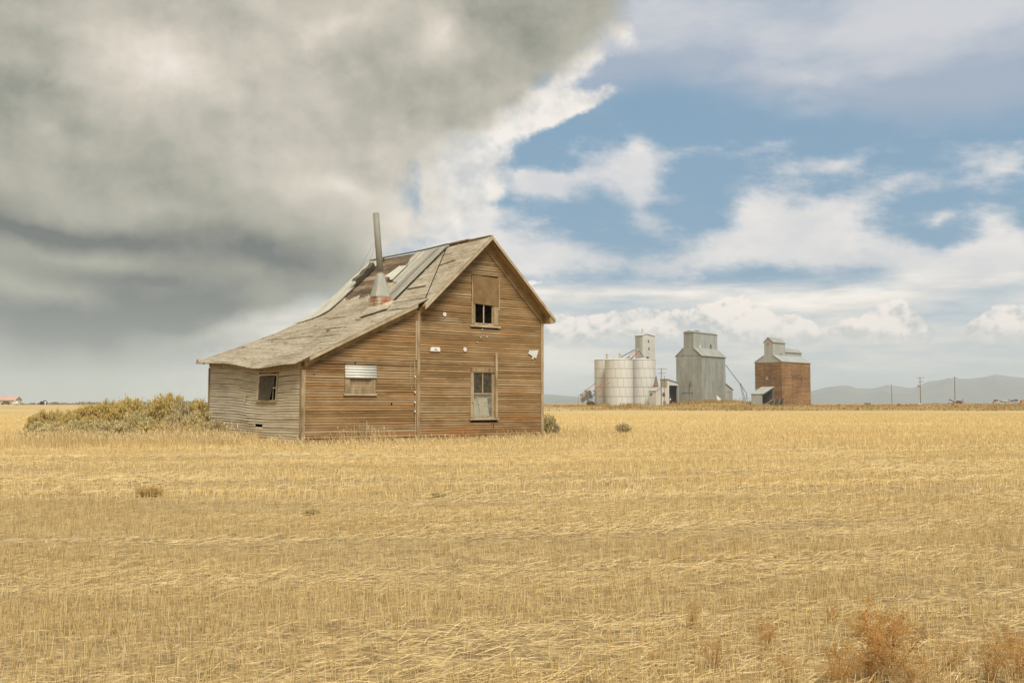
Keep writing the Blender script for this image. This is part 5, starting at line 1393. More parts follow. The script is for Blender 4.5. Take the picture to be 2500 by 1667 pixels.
pole(2178, 938, 990, 360, 0.11, 'thin bare pole standing alone before the mountains', group='bare poles', lean=2)
pa, pab = pole(2247.5, 920.5, 987, 380, 0.17, 'dark utility pole with crossarms and a transformer before the mountains', ((922.5, -7.5, 9), (931.5, -4.5, 8)), lean=1.5)
obj('transformer', MB().tube([at(2242.5, 946, 380) - pab, at(2242.5, 939.5, 380) - pab], 0.32, 10), M['elev_grey'], pa)
pole(2331.5, 919, 976, 390, 0.17, 'dark utility pole with one short crossarm behind the flatbed wreck', ((922, -4, 6),), lean=1)
pst = foot(1412, 330); ps = obj('fence_post', MB().bar((0, 0, -0.3), (0.05, 0, at(1412, 964, 330).z - pst.z), 0.12, 0.12), M['greyboard'], None)
ps.location = pst; tag(ps, 'thin grey post in the field left of the small tree', 'post')
# ---- odds and ends along the right skyline
Yr = 372.0
def frame_stand(u0, u1, v0, label, w=0.12, mt='pipe'):
    b0 = foot((u0 + u1) / 2, Yr); P = lambda u, v, dy=0.0: at(u, v, Yr) - b0 + Vector((0, dy, 0))
    t = thing('pipe_stand', label, 'metal stand', b0)
    for u in (u0, u1, (u0 + u1) / 2):
        for dy in (0.0, 1.4): obj('leg', MB().bar(P(u, 992, dy), P(u, v0, dy), w, w), M[mt], t)
    for dy in (0.0, 1.4): obj('top_bar', MB().bar(P(u0 - 0.5, v0, dy), P(u1 + 0.5, v0, dy), w, w), M[mt], t)
    return t
frame_stand(2114, 2125, 984.5, 'dark squat metal stand on the skyline left of the thin bare pole', 0.28)
frame_stand(2281, 2292, 983.5, 'thin open pipe frame on the skyline between two dark utility poles', 0.08)
b0 = foot(2336, 366); P = lambda u, v, dy=0.0: at(u, v, 366) - b0 + Vector((0, dy, 0))
fbed = thing('flatbed_wreck', 'derelict flatbed trailer with a slanting beam and dark box on the skyline', 'trailer', b0)
obj('bed', MB().bar(P(2318, 983.5, 0.6), P(2356, 983, 0.6), 1.6, 0.28), M['rust'], fbed)
obj('box', MB().box(P(2310, 0).x, P(2319, 0).x, -0.3, 1.4, P(0, 985.5).z, P(0, 978).z), M['char'], fbed)
obj('beam', MB().bar(P(2318, 975, 0.3), P(2336, 983.5, 0.3), 0.25, 0.35), M['char'], fbed)
obj('side_panel', MB().hexa([P(2322, 983, 1.2), P(2355, 983, 1.2), P(2355, 983, 1.35), P(2322, 983, 1.35), P(2326, 978.5, 1.2), P(2355, 977.5, 1.2), P(2355, 977.5, 1.35), P(2326, 978.5, 1.35)]), M['white_wall'], fbed)
for u in (2353.5, 2332): obj('upright', MB().bar(P(u, 984, 1.0), P(u, 973.5 if u > 2340 else 979, 1.0), 0.16, 0.16), M['pipe'], fbed)
for u in (2326, 2346): obj('wheel', MB().tube([P(u, 985.8, -0.1), P(u, 985.8, 0.25)], 0.42, 12), M['char'], fbed)
b0 = foot(2463, 362); P = lambda u, v, dy=0.0: at(u, v, 362) - b0 + Vector((0, dy, 0))
jk = thing('junk_pile', 'heap of pale and rusty scrap lumber on the skyline by the right edge', 'scrap pile', b0)
for k in range(26):
    u = R_.uniform(2427, 2500); v = R_.uniform(977, 986.5) - (3 if 2450 < u < 2475 else 0)
    l = R_.uniform(4, 14); obj('plank', MB().bar(P(u, v, R_.uniform(-1, 1)), P(u + l, v + R_.uniform(-2.2, 2.2), R_.uniform(-1, 1)), R_.uniform(0.2, 0.5), R_.uniform(0.12, 0.35)), M[R_.choice(['paint', 'rust', 'greyboard', 'white_wall', 'char'])], jk)
obj('post', MB().bar(P(2425, 987), P(2425, 978), 0.18, 0.18), M['char'], jk)
obj('drum', MB().tube([P(2432, 980), P(2432, 975)], 0.7, 10), M['rust'], jk)
obj('rusty_heap', MB().hexa([P(2490, 986.5, -1), P(2520, 986.5, -1), P(2520, 986.5, 2), P(2490, 986.5, 2), P(2495, 977, -0.3), P(2512, 973, -0.3), P(2512, 973, 1), P(2495, 977, 1)]), M['rust'], jk)
for (u, v, l, mt, lab) in ((1984, 988.2, 9, 'greyboard', 'low grey plank bundle in the grass by the brown elevator'), (2050, 988.6, 6, 'char', 'small dark block lying in the grass before the mountains'), (2195, 988.8, 7, 'char', 'low dark slab in the grass right of the thin bare pole'), (2247, 987.3, 14, 'paint', 'low white slab at the foot of the pole with a transformer')):
    b0 = foot(u, 356); t = thing('scrap_board', lab, 'scrap board', b0)
    w_ = l / F * 356
    obj('board', MB().hexa([(-w_ / 2, -0.6, -0.1), (w_ / 2, -0.6, -0.1), (w_ / 2, 0.6, -0.1), (-w_ / 2, 0.6, -0.1), (-w_ / 2 + 0.1, -0.5, 0.55), (w_ / 2 - 0.2, -0.5, 0.42), (w_ / 2 - 0.2, 0.5, 0.42), (-w_ / 2 + 0.1, 0.5, 0.55)]), M[mt], t)
    obj('board', MB().bar((-w_ / 2 - 0.4, -0.7, 0.15), (w_ / 2 + 0.3, -0.65, 0.25), 0.12, 0.2), M['greyboard'], t)

# ---- far left: long low building, car, sign
Yl = 640.0; b0 = foot(16, Yl)
lb = thing('long_building', 'long low pale building with a faded red roof on the far left horizon', 'building', b0)
P = lambda u, v, dy=0.0: at(u, v, Yl) - b0 + Vector((0, dy, 0))
x0_, x1_, zt_, zr2 = P(-45, 0).x, P(66, 0).x, P(0, 976.5).z, P(0, 967.5).z
obj('wall', MB().prism([(x1_, 0, -1), (x1_, 9, -1), (x1_, 9, zt_), (x1_, 4.5, zr2 - 0.15), (x1_, 0, zt_)], (x0_ - x1_, 0, 0)), M['vent'], lb)
for (y0, y1) in ((-0.6, 4.5), (9.6, 4.5)):
    obj('roof', slope_sheet((x0_ - 0.5, y0, zt_ - 0.2), (x1_ + 0.6, y0, zt_ - 0.2), (x1_ + 0.6, y1, zr2), (x0_ - 0.5, y1, zr2), 0.15), M['redroof'], lb)
obj('barge_board', MB().bar((x1_ + 0.62, -0.6, zt_ - 0.1), (x1_ + 0.62, 4.5, zr2 + 0.1), 0.12, 0.5), M['paint'], lb)
for (u0, u1) in ((-1, 3.5), (11, 16)): obj('door', MB().box(P(u0, 0).x, P(u1, 0).x, -0.12, -0.005, -0.3, P(0, 980).z), M['paint'], lb)
b1 = foot(69.5, Yl - 8); P1 = lambda u, v, dy=0.0: at(u, v, Yl - 8) - b1 + Vector((0, dy, 0))
tk = thing('box_trailer', 'small white box trailer beside the end of the red-roofed building', 'trailer', b1)
obj('box', MB().box(P1(65, 0).x, P1(73.5, 0).x, 0, 3, 0.5, P1(0, 978.5).z), M['paint'], tk)
for u in (67, 71.5): obj('wheel', MB().tube([P1(u, 0) * 1 + Vector((0, 0, 0.4 - P1(u, 0).z)), P1(u, 0, 0.3) + Vector((0, 0, 0.4 - P1(u, 0).z))], 0.4, 10), M['char'], tk)
obj('window', MB().box(P1(67.5, 0).x, P1(69.5, 0).x, -0.06, -0.005, 1.6, 2.4), M['elev_grey'], tk)
b2 = foot(45, Yl - 12); P2 = lambda u, v, dy=0.0: at(u, v, Yl - 12) - b2 + Vector((0, dy, 0))
car = thing('parked_car', 'dark parked car in front of the red-roofed building', 'car', b2)
xa, xb = P2(34, 0).x, P2(56, 0).x; ln = xb - xa
zs = P2(0, 979.5).z
obj('body', MB().prism([(xa, 0, 0.45), (xb, 0, 0.45), (xb, 0, 1.15), (xb - ln * 0.10, 0, 1.25), (xa + ln * 0.04, 0, 1.3), (xa, 0, 1.0)], (0, 1.9, 0)), M['char'], car)
obj('cabin', MB().prism([(xa + ln * 0.16, 0.1, 1.301), (xb - ln * 0.14, 0.1, 1.26), (xb - ln * 0.30, 0.1, zs), (xa + ln * 0.26, 0.1, zs)], (0, 1.7, 0)), M['char'], car)
for f in (0.28, 0.5): obj('window', MB().box(xa + ln * f, xa + ln * (f + 0.17), 0.05, 0.095, 1.4, zs - 0.25), M['window'], car)
for f in (0.2, 0.8): obj('wheel', MB().tube([(xa + ln * f, -0.05, 0.42), (xa + ln * f, 0.2, 0.42)], 0.42, 12), M['black'], car)
b3 = foot(110.5, 590); sg2 = thing('sign_post', 'white post with a broad head before the round dark bush on the left horizon', 'sign', b3)
obj('post', MB().bar((0, 0, -0.2), (0, 0, 1.6), 0.42, 0.2), M['paint'], sg2)
obj('head', MB().prism([(-0.75, -0.05, 1.45), (0.75, -0.05, 1.45), (0.55, -0.05, 1.95), (0.2, -0.05, 2.2), (-0.2, -0.05, 2.2), (-0.55, -0.05, 1.95)], (0, 0.2, 0)), M['paint'], sg2)

# ================================================================== plants
def straw_mat(name, lo, mid, hi, patch_scale=(0.25, 0.5, 0.25), gold=(0.68, 0.43, 0.13), gold_amt=0.62, tl=0.25):
    m, nt, b, out = newmat(name)
    r = irand(nt)
    p = noise(nt, coords(nt, patch_scale), 1.0, 4, 0.6)
    c = ramp(nt, ((r - 0.5) * 1.0 + (p - 0.5) * 0.9 + 0.5).clamp(), [(0.0, lo), (0.5, mid), (1.0, hi)])
    g = noise(nt, coords(nt, tuple(q * 0.6 for q in patch_scale)), 1.0, 3, 0.6)
    c = mixc(nt, ((g - 0.5) * 3.2).step(0.0, 0.8) * gold_amt, c, gold)
    nt.links.new(c, b.inputs[0]); b.inputs['Roughness'].default_value = 0.75; b.inputs['Specular IOR Level'].default_value = 0.2
    if tl:
        t = nt.nodes.new('ShaderNodeBsdfTranslucent'); nt.links.new(c, t.inputs[0])
        mx = nt.nodes.new('ShaderNodeMixShader'); mx.inputs[0].default_value = tl
        nt.links.new(b.outputs[0], mx.inputs[1]); nt.links.new(t.outputs[0], mx.inputs[2]); nt.links.new(mx.outputs[0], out.inputs[0])
    return m
M['straw'] = straw_mat('straw', (0.50, 0.355, 0.140), (0.73, 0.53, 0.225), (0.84, 0.67, 0.355), tl=0.15)
M['straw_pale'] = straw_mat('bleached_straw', (0.46, 0.345, 0.175), (0.62, 0.49, 0.275), (0.74, 0.62, 0.39), gold_amt=0.12)
M['tall'] = straw_mat('tall_dry_grass', (0.42, 0.30, 0.125), (0.66, 0.495, 0.235), (0.80, 0.65, 0.375), (0.5, 0.5, 0.5), gold_amt=0.25, tl=0.35)
M['rough'] = straw_mat('rough_weeds', (0.20, 0.125, 0.042), (0.37, 0.245, 0.085), (0.52, 0.38, 0.16), (0.06, 0.06, 0.06), (0.26, 0.155, 0.05), 0.5)
M['litter'] = straw_mat('straw_litter', (0.42, 0.295, 0.125), (0.61, 0.445, 0.20), (0.75, 0.585, 0.315), gold_amt=0.15, tl=0.1)

def blades(P, h, w, lean_az, lean, face_az, taper=0.5, segs=1, bend=0.0):
    """flat upright blades; returns verts, quads"""
    n = len(P); s_ = np.sin(face_az); c_ = np.cos(face_az); W_ = np.stack([c_, s_, np.zeros(n)], -1)
    L = np.stack([np.cos(lean_az), np.sin(lean_az), np.zeros(n)], -1)
    rows_ = []
    for k in range(segs + 1):
        f = k / segs
        off = L * (lean * h * (f + bend * f * f) / (1 + bend))[:, None]
        up = np.array([0, 0, 1.0]) * (h * f * np.sqrt(np.clip(1 - (lean * f) ** 2 * 0.5, 0.2, 1)))[:, None]
        c = P + off + up; ww = (w * (1 - (1 - taper) * f) / 2)[:, None] * W_
        rows_ += [c - ww, c + ww]
    V = np.stack(rows_, 1).reshape(-1, 3)
    b = np.arange(n)[:, None] * (2 * (segs + 1)); q = []
    for k in range(segs): q.append(np.concatenate([b + 2 * k, b + 2 * k + 1, b + 2 * k + 3, b + 2 * k + 2], 1))
    return V, np.concatenate(q, 0)
def prisms(P, h, r, lean_az, lean):
    n = len(P); L = np.stack([np.cos(lean_az) * lean * h, np.sin(lean_az) * lean * h, h], -1); rows_ = []
    a0 = rng.random(n) * 6.28
    for f, k in ((0, 1.0), (1, 0.8)):
        for j in range(3):
            a = a0 + j * 2.094; rows_.append(P + L * f + np.stack([np.cos(a) * r * k, np.sin(a) * r * k, np.zeros(n)], -1))
    V = np.stack(rows_, 1).reshape(-1, 3); b = np.arange(n)[:, None] * 6
    Fq = np.concatenate([np.concatenate([b + j, b + (j + 1) % 3, b + 3 + (j + 1) % 3, b + 3 + j], 1) for j in range(3)], 0)
    return V, Fq
def merge(parts):
    V = []; Fq = []; o = 0
    for v, f in parts: V.append(v); Fq.append(f + o); o += len(v)
    return np.vstack(V), np.vstack(Fq)
def stuff(name, parts, mt, label, cat):
    V, Fq = merge(parts); o = bpy.data.objects.new(name, big_mesh(name, V, Fq, mt)); COL.objects.link(o)
    o['kind'] = 'stuff'; o['label'] = label; o['category'] = cat; return o
def inside_house(x, y, m=0.05):
    X = x - HX; Y = y - HY; s = X * math.cos(HROT) + Y * math.sin(HROT); t = -X * math.sin(HROT) + Y * math.cos(HROT)
    return (s > S0 - m) & (s < S2 + m) & (t > -m) & (t < T1 + m)
def scatter(y0, y1, dens, margin=1.2):
    A_ = (y1 - y0) * (0.60 * (y0 + y1) + 2 * margin); n = int(A_ * dens)
    y = np.sqrt(rng.random(int(n * 1.02)) * (y1 ** 2 - y0 ** 2) + y0 ** 2); x = (rng.random(len(y)) * 2 - 1) * (0.60 * y + margin)
    return x, y
# ---- stubble: cut stems in drill rows, thinned in the wheel tracks
parts_ = []
for (y0, y1, dens, kind) in ((3.6, 8.5, 680, 1), (8.5, 15, 470, 1), (15, 30, 240, 0), (30, 60, 90, 0), (60, 140, 20, 0)):
    x, y = scatter(y0, y1, dens)
    wv = rows(x, y); sp_ = 0.19
    y = y + (np.round(wv / sp_) * sp_ - wv) * (0.92 if y1 < 31 else 0) + rng.normal(0, 0.022, len(y))
    keep = rng.random(len(y)) > bare(x, y) * 0.93
    keep &= ~inside_house(x, y)
    x, y = x[keep], y[keep]; n = len(x)
    P = np.stack([x, y, gz(x, y) - 0.01], -1)
    tall_ = 0.6 + 0.7 * vn3(x * 0.16 + 3, y * 0.22 + 8, 3)
    h = np.clip(rng.normal(0.112, 0.035, n), 0.035, 0.23) * tall_ * (1 + 0.25 * (y0 > 25))
    ln = np.abs(rng.normal(0, 0.16, n)) + (rng.random(n) < 0.12) * rng.random(n) * 0.9; la = rng.random(n) * 6.283
    if kind: parts_.append(prisms(P, h, np.full(n, 0.0021) * rng.uniform(0.7, 1.35, n), la, ln))
    else: parts_.append(blades(P, h, (0.0055 if y0 < 20 else 0.0085 if y0 < 40 else 0.018) * rng.uniform(0.7, 1.4, n), la, ln, rng.random(n) * 6.283, 0.75))
stuff('stubble', parts_, M['straw'], 'cut golden stubble standing in rows over the whole field', 'stubble')
# ---- loose straw lying in mats between the rows
parts_ = []
for (y0, y1, dens) in ((3.6, 9, 420), (9, 16, 300), (16, 32, 110), (32, 60, 20)):
    x, y = scatter(y0, y1, dens)
    w = rows(x, y); mat_ = vn1(x * 0.12 + 40, w * 1.0 + 11, 3); b_ = bare(x, y)
    keep = (rng.random(len(y)) < np.clip((mat_ - 0.47) * 5.0, 0.07, 1)) & ~inside_house(x, y)
    x, y, mat_ = x[keep], y[keep], mat_[keep]; n = len(x)
    L = (0.04 + 0.20 * rng.random(n) ** 1.6) * (1 + 0.3 * (y0 > 15)); az = rng.normal(0.12, 0.8, n) + np.where(rng.random(n) < 0.25, rng.random(n) * 6.28, 0)
    tilt = np.abs(rng.normal(0, 0.13, n)); z0 = gz(x, y) + rng.random(n) * 0.05 * np.clip(mat_ * 1.6, 0.3, 1)
    d = np.stack([np.cos(az) * np.cos(tilt), np.sin(az) * np.cos(tilt), np.sin(tilt)], -1)
    P = np.stack([x, y, z0], -1) - d * (L / 2)[:, None] * [1, 1, 0]
    ww = (0.0015 if y0 < 8 else 0.0022 if y0 < 12 else 0.0045 if y0 < 30 else 0.010) * rng.uniform(0.7, 1.3, n)
    side = np.stack([-np.sin(az), np.cos(az), np.full(n, 0.0)], -1) * ww[:, None]; up = np.stack([np.zeros(n), np.zeros(n), ww], -1)
    mid = P + d * (L / 2)[:, None] + np.stack([np.zeros(n), np.zeros(n), L * rng.normal(0.03, 0.05, n)], -1); E_ = P + d * L[:, None]
    V = np.stack([P - side, P + side + up, mid - side, mid + side + up, E_ - side * .7, E_ + side * .7 + up], 1).reshape(-1, 3); bb = np.arange(n)[:, None] * 6
    parts_.append((V, np.concatenate([np.concatenate([bb, bb + 1, bb + 3, bb + 2], 1), np.concatenate([bb + 2, bb + 3, bb + 5, bb + 4], 1)], 0)))
stuff('straw_litter', parts_, M['litter'], 'loose bleached straw lying in flat mats between the stubble rows', 'straw')

# ---- tall dry grass round the house and the bushes
def tall_grass(x, y, h, w, lean=0.25, lean_az=2.7, heads=0.35):
    n = len(x); P = np.stack([x, y, gz(x, y) - 0.02], -1)
    la = rng.normal(lean_az, 0.9, n); ln = np.abs(rng.normal(lean, 0.16, n)); fa = rng.random(n) * 6.283
    out = [blades(P, h, w, la, ln, fa, 0.35, 3, 1.2)]
    k = rng.random(n) < heads
    tip = P[k] + np.stack([np.cos(la[k]), np.sin(la[k]), np.zeros(k.sum())], -1) * (ln[k] * h[k] * 0.92)[:, None] + np.array([0, 0, 1.0]) * (h[k] * 0.95 * np.sqrt(np.clip(1 - ln[k] ** 2 * 0.5, .2, 1)))[:, None]
    out.append(blades(tip, rng.uniform(0.07, 0.13, k.sum()), w[k] * 3.2, la[k], np.clip(ln[k] * 1.8, 0, 0.9), fa[k], 0.25, 2, 0.5))
    return out
parts_ = []
def loc2w(s, t): return HX + s * math.cos(HROT) - t * math.sin(HROT), HY + s * math.sin(HROT) + t * math.cos(HROT)
for (s0, s1_, t0, t1, n, h0, h1) in ((-1.2, 12.2, -0.55, -0.03, 700, 0.12, 0.36), (-1.6, 12.5, -1.9, -0.5, 3800, 0.08, 0.22), (-1.6, 12.5, -1.4, -0.3, 260, 0.25, 0.5), (-3.0, 13.5, -3.6, -1.8, 3600, 0.08, 0.20), (1.2, 3.6, -0.9, -0.15, 200, 0.4, 0.75),
                                     (-1.1, -0.16, -0.4, 4.4, 800, 0.10, 0.28), (-1.1, -0.16, 4.4, 9.0, 1300, 0.35, 0.75), (-3.2, -1.0, -0.6, 4.0, 1400, 0.10, 0.28), (-3.2, -1.0, 4.0, 9.5, 2200, 0.3, 0.7), (11.5, 16, -1.5, 2.5, 1500, 0.2, 0.42)):
    s = rng.uniform(s0, s1_, n); t = rng.uniform(t0, t1, n); x, y = loc2w(s, t)
    k = rng.random(n) < np.clip(0.25 + 1.5 * vn2(x * 0.9, y * 0.9, 3) - 0.25, 0.1, 1); x, y = x[k], y[k]; n = len(x)
    hh_ = rng.uniform(h0, h1, n) * (0.6 + 0.8 * vn3(x * 0.7 + 4, y * 0.7, 2))
    parts_ += tall_grass(x, y, hh_, rng.uniform(0.006, 0.013, n))
# skirt before the bushes, and thin tufts out in the field
x = rng.uniform(-17.5, -9.5, 9000); y = 33.6 + rng.random(9000) ** 1.3 * 4.2 + (x + 13.5) * 0.05
k = rng.random(9000) < np.clip(2.0 * vn2(x * 0.5, y * 0.8, 3) - 0.35 + (y - 34.5) * 0.15, 0.02, 1); x, y = x[k], y[k]
k = ~inside_house(x, y); x, y = x[k], y[k]
parts_ += tall_grass(x, y, rng.uniform(0.22, 0.60, len(x)) * (0.6 + 0.7 * vn3(x * 0.6, y * 0.6, 2)), rng.uniform(0.006, 0.013, len(x)))
x = rng.uniform(-6, 24, 9000); y = rng.uniform(38, 66, 9000)
k = (rng.random(9000) < np.clip(3.2 * vn2(x * 0.12, y * 0.16, 3) - 1.35, 0, 1)) & ~inside_house(x, y); x, y = x[k], y[k]
parts_ += tall_grass(x, y, rng.uniform(0.18, 0.42, len(x)), rng.uniform(0.010, 0.02, len(x)), heads=0.2)
stuff('tall_grass', parts_, M['tall'], 'tall dry seeding grass along the foot of the house and bushes', 'grass')

# ---- rough weedy bank in front of the elevators
parts_ = []
n = 30000; y = np.sqrt(rng.random(n) * (356 ** 2 - 196 ** 2) + 196 ** 2); x = rng.random(n) * 0.68 * y - 2
c = vn1(x * 0.10 + 7, y * 0.045 + 3, 4); k = rng.random(n) < np.clip((c - 0.36) * 3.2, 0.05, 1) * np.clip((y - 190 + 30 * (vn2(x * .05, y * .02, 3) - .5)) / 30, 0, 1)
x, y, c = x[k], y[k], c[k]; n = len(x); P = np.stack([x, y, gz(x, y) - 0.05], -1)
parts_.append(blades(P, rng.uniform(0.18, 0.55, n) * (0.5 + c), rng.uniform(0.10, 0.32, n), rng.random(n) * 6.28, np.abs(rng.normal(0, 0.35, n)), rng.normal(0, 0.5, n), 0.25, 1))
for (u0, u1, Y, n, h0, h1) in ((1450, 1600, 342, 800, 0.4, 1.3), (1625, 1800, 338, 900, 0.4, 1.0), (1640, 1835, 343, 700, 0.3, 1.3), (1790, 1860, 328, 500, 0.3, 0.9), (1840, 1985, 335, 600, 0.3, 0.7), (1990, 2500, 352, 1200, 0.2, 0.6), (1330, 1450, 350, 400, 0.4, 0.9)):
    u = rng.uniform(u0, u1, n); yy = Y + rng.normal(0, 2.5, n); x = (u - 1250) / F * yy
    k = rng.random(n) < np.clip(2.6 * vn3(x * 0.25, yy * 0.1, 3) - 0.7, 0.05, 1); x, yy = x[k], yy[k]; n = len(x)
    parts_.append(blades(np.stack([x, yy, gz(x, yy) - 0.1], -1), rng.uniform(h0, h1, n), rng.uniform(0.10, 0.30, n), rng.random(n) * 6.28, np.abs(rng.normal(0, 0.3, n)), rng.normal(0, 0.5, n), 0.2, 1))
stuff('weedy_bank', parts_, M['rough'], 'rough rusty-gold weeds on the bank below the grain elevators', 'weeds')
# far scrub on the left skyline
parts_ = []
n = 2600; u = np.where(rng.random(n) < 0.8, rng.uniform(74, 520, n), rng.uniform(-60, 74, n)); yy = 660 + rng.uniform(-15, 15, n); x = (u - 1250) / F * yy
h = 2.6 * (0.35 + 0.9 * vn1(u * 0.05, yy * 0.0 + 4, 3)) * (0.6 + 0.5 * rng.random(n)) * np.where(u < 74, 0.5, 1)
parts_.append(blades(np.stack([x, yy, gz(x, yy) - 0.2 + h * rng.random(n) * 0.5], -1), h * 0.6, rng.uniform(0.4, 1.3, n), rng.random(n) * 6.28, np.abs(rng.normal(0, 0.3, n)), rng.normal(0, 0.6, n), 0.35, 1))
M['scrub'] = straw_mat('far_scrub', (0.13, 0.10, 0.06), (0.22, 0.165, 0.095), (0.30, 0.22, 0.13), (0.03, 0.03, 0.03), (0.28, 0.15, 0.09), 0.4, 0)
stuff('far_scrub', parts_, M['scrub'], 'dark low scrub along the far left skyline', 'scrub')

# ---- bushes
def leafmat(name, lo, mid, hi, tl=0.45):
    return straw_mat(name, lo, mid, hi, (1.5, 1.5, 1.5), mid, 0.0, tl)
M['sage_gold'] = leafmat('gold_green_leaf', (0.17, 0.118, 0.034), (0.34, 0.24, 0.075), (0.48, 0.36, 0.13))
M['sage_grey'] = leafmat('grey_green_leaf', (0.36, 0.295, 0.12), (0.54, 0.45, 0.205), (0.66, 0.565, 0.30))
M['sage_brown'] = leafmat('brown_leaf', (0.14, 0.092, 0.032), (0.27, 0.182, 0.067), (0.39, 0.28, 0.115))
M['sage_dry'] = leafmat('dry_grey_leaf', (0.24, 0.19, 0.10), (0.40, 0.32, 0.18), (0.52, 0.435, 0.27))
M['bloom_gold'] = leafmat('gold_bloom', (0.54, 0.40, 0.115), (0.70, 0.54, 0.19), (0.80, 0.65, 0.30))
M['bloom_pale'] = leafmat('pale_bloom', (0.54, 0.44, 0.20), (0.70, 0.58, 0.295), (0.80, 0.69, 0.41))
M['twig'] = simple('twig', (0.10, 0.075, 0.045), (0.20, 0.155, 0.095), 6, 0.9, bstr=0)
M['russet'] = leafmat('russet_leaf', (0.46, 0.25, 0.070), (0.60, 0.36, 0.115), (0.70, 0.47, 0.19))
M['russet_stem'] = simple('russet_stem', (0.38, 0.185, 0.055), (0.52, 0.285, 0.095), 6, 0.9, bstr=0)
M['russet_pale'] = leafmat('pale_russet_leaf', (0.54, 0.36, 0.125), (0.66, 0.475, 0.20), (0.75, 0.58, 0.29))
M['tree_leaf'] = leafmat('autumn_leaf', (0.20, 0.145, 0.05), (0.34, 0.245, 0.09), (0.46, 0.33, 0.14))
M['dark_leaf'] = leafmat('dark_leaf', (0.022, 0.025, 0.012), (0.05, 0.052, 0.026), (0.085, 0.085, 0.045))

def quads_mesh(name, C_, U, Wd, mt):
    """quads centred at C_, half-axes U and Wd"""
    V = np.stack([C_ - U - Wd * .6, C_ - U + Wd * .6, C_ + U + Wd, C_ + U - Wd], 1).reshape(-1, 3)
    Fq = np.arange(len(V)).reshape(-1, 4); return big_mesh(name, V, Fq, mt)
def unit(v): return v / np.maximum(np.linalg.norm(v, axis=-1, keepdims=True), 1e-9)
def bush_meshes(seed, nst=150, spread=1.2, leaf=0.050, broom=0.75, nl=34, nb=34):
    """unit bush 1 m tall, about 1.1 m wide: many whippy stems fanning from the base, plume at each tip"""
    g = np.random.default_rng(seed)
    az = g.random(nst) * 6.283; tl_ = np.sqrt(g.random(nst)) * 1.05 * spread
    lobes = 0.86 + 0.10 * np.sin(az * 3 + seed) * np.sin(tl_ * 5 + 1.7 * seed) + np.clip(g.normal(0, 0.03, nst), -0.10, 0.03)
    L = lobes * (0.90 - 0.06 * tl_)
    d = np.stack([np.cos(az) * np.sin(tl_), np.sin(az) * np.sin(tl_), np.cos(tl_)], -1)
    B = np.stack([np.cos(az), np.sin(az), np.zeros(nst)], -1) * (g.random(nst) * 0.13)[:, None]
    bend = np.array([0, 0, 1.0])
    def along(f, i): return B[i] + d[i] * (L[i] * f)[:, None] + bend * ((f ** 2) * 0.05 * L[i])[:, None]
    stems = MB()
    for i in range(0, nst):
        p = [along(np.array([f]), np.array([i]))[0] for f in (0, 0.5, 0.95)]; stems.tube(p, 0.009, 3, 0.003, cap=False)
    i = np.repeat(np.arange(nst), nl); f = 0.30 + 0.66 * g.random(len(i)) ** 0.75
    c = along(f, i) + g.normal(0, 0.050, (len(i), 3)) * (0.4 + f)[:, None]
    up = unit(d[i] * 1.0 + [0, 0, 0.55] + g.normal(0, 0.45, (len(i), 3))); sd_ = unit(np.cross(up, g.normal(0, 1, (len(i), 3))))
    sz = leaf * g.uniform(0.5, 1.2, len(i))
    fol = (c, up * sz[:, None], sd_ * (sz * 0.26)[:, None])
    i = np.repeat(np.arange(nst), nb); f = 0.93 + 0.13 * g.random(len(i))
    c = along(f, i) + g.normal(0, 0.055, (len(i), 3)) * [1, 1, 0.55]
    up = unit(d[i] * 0.6 + [0, 0, 0.7] + g.normal(0, 0.6, (len(i), 3))); sd_ = unit(np.cross(up, g.normal(0, 1, (len(i), 3))))
    sz = leaf * 0.66 * g.uniform(0.5, 1.2, len(i))
    blm = (c, up * sz[:, None], sd_ * (sz * 0.55)[:, None])
    return stems.mesh('stems'), quads_mesh('foliage', *fol, M['sage_gold']), quads_mesh('blossom', *blm, M['bloom_gold'])
BUSH = [bush_meshes(s) for s in (3, 8, 14, 21)]
LOW = [bush_meshes(s, 110, 1.4, 0.055, nl=36, nb=26) for s in (31, 37)]
WISPY = [bush_meshes(s, 100, 0.9, 0.05, nl=28, nb=8) for s in (41, 47)]
def shrub(name, label, cat, p, h, wd, rz, meshes, leafm, bloomm, group=None):
    t = thing(name, label, cat, p, rz, group); t.scale = (wd / 1.5, wd / 1.5, h / 0.95)
    for nm, me, mt in zip(('stems', 'foliage', 'blossom'), meshes, (M['twig'], leafm, bloomm)):
        if nm == 'stems' and not me.materials: me.materials.append(M['twig'])
        o = bpy.data.objects.new(nm, me); COL.objects.link(o); o.parent = t
        o.material_slots[0].link = 'OBJECT'; o.material_slots[0].material = mt
    return t
GG = 'rabbitbrush beside the lean-to'
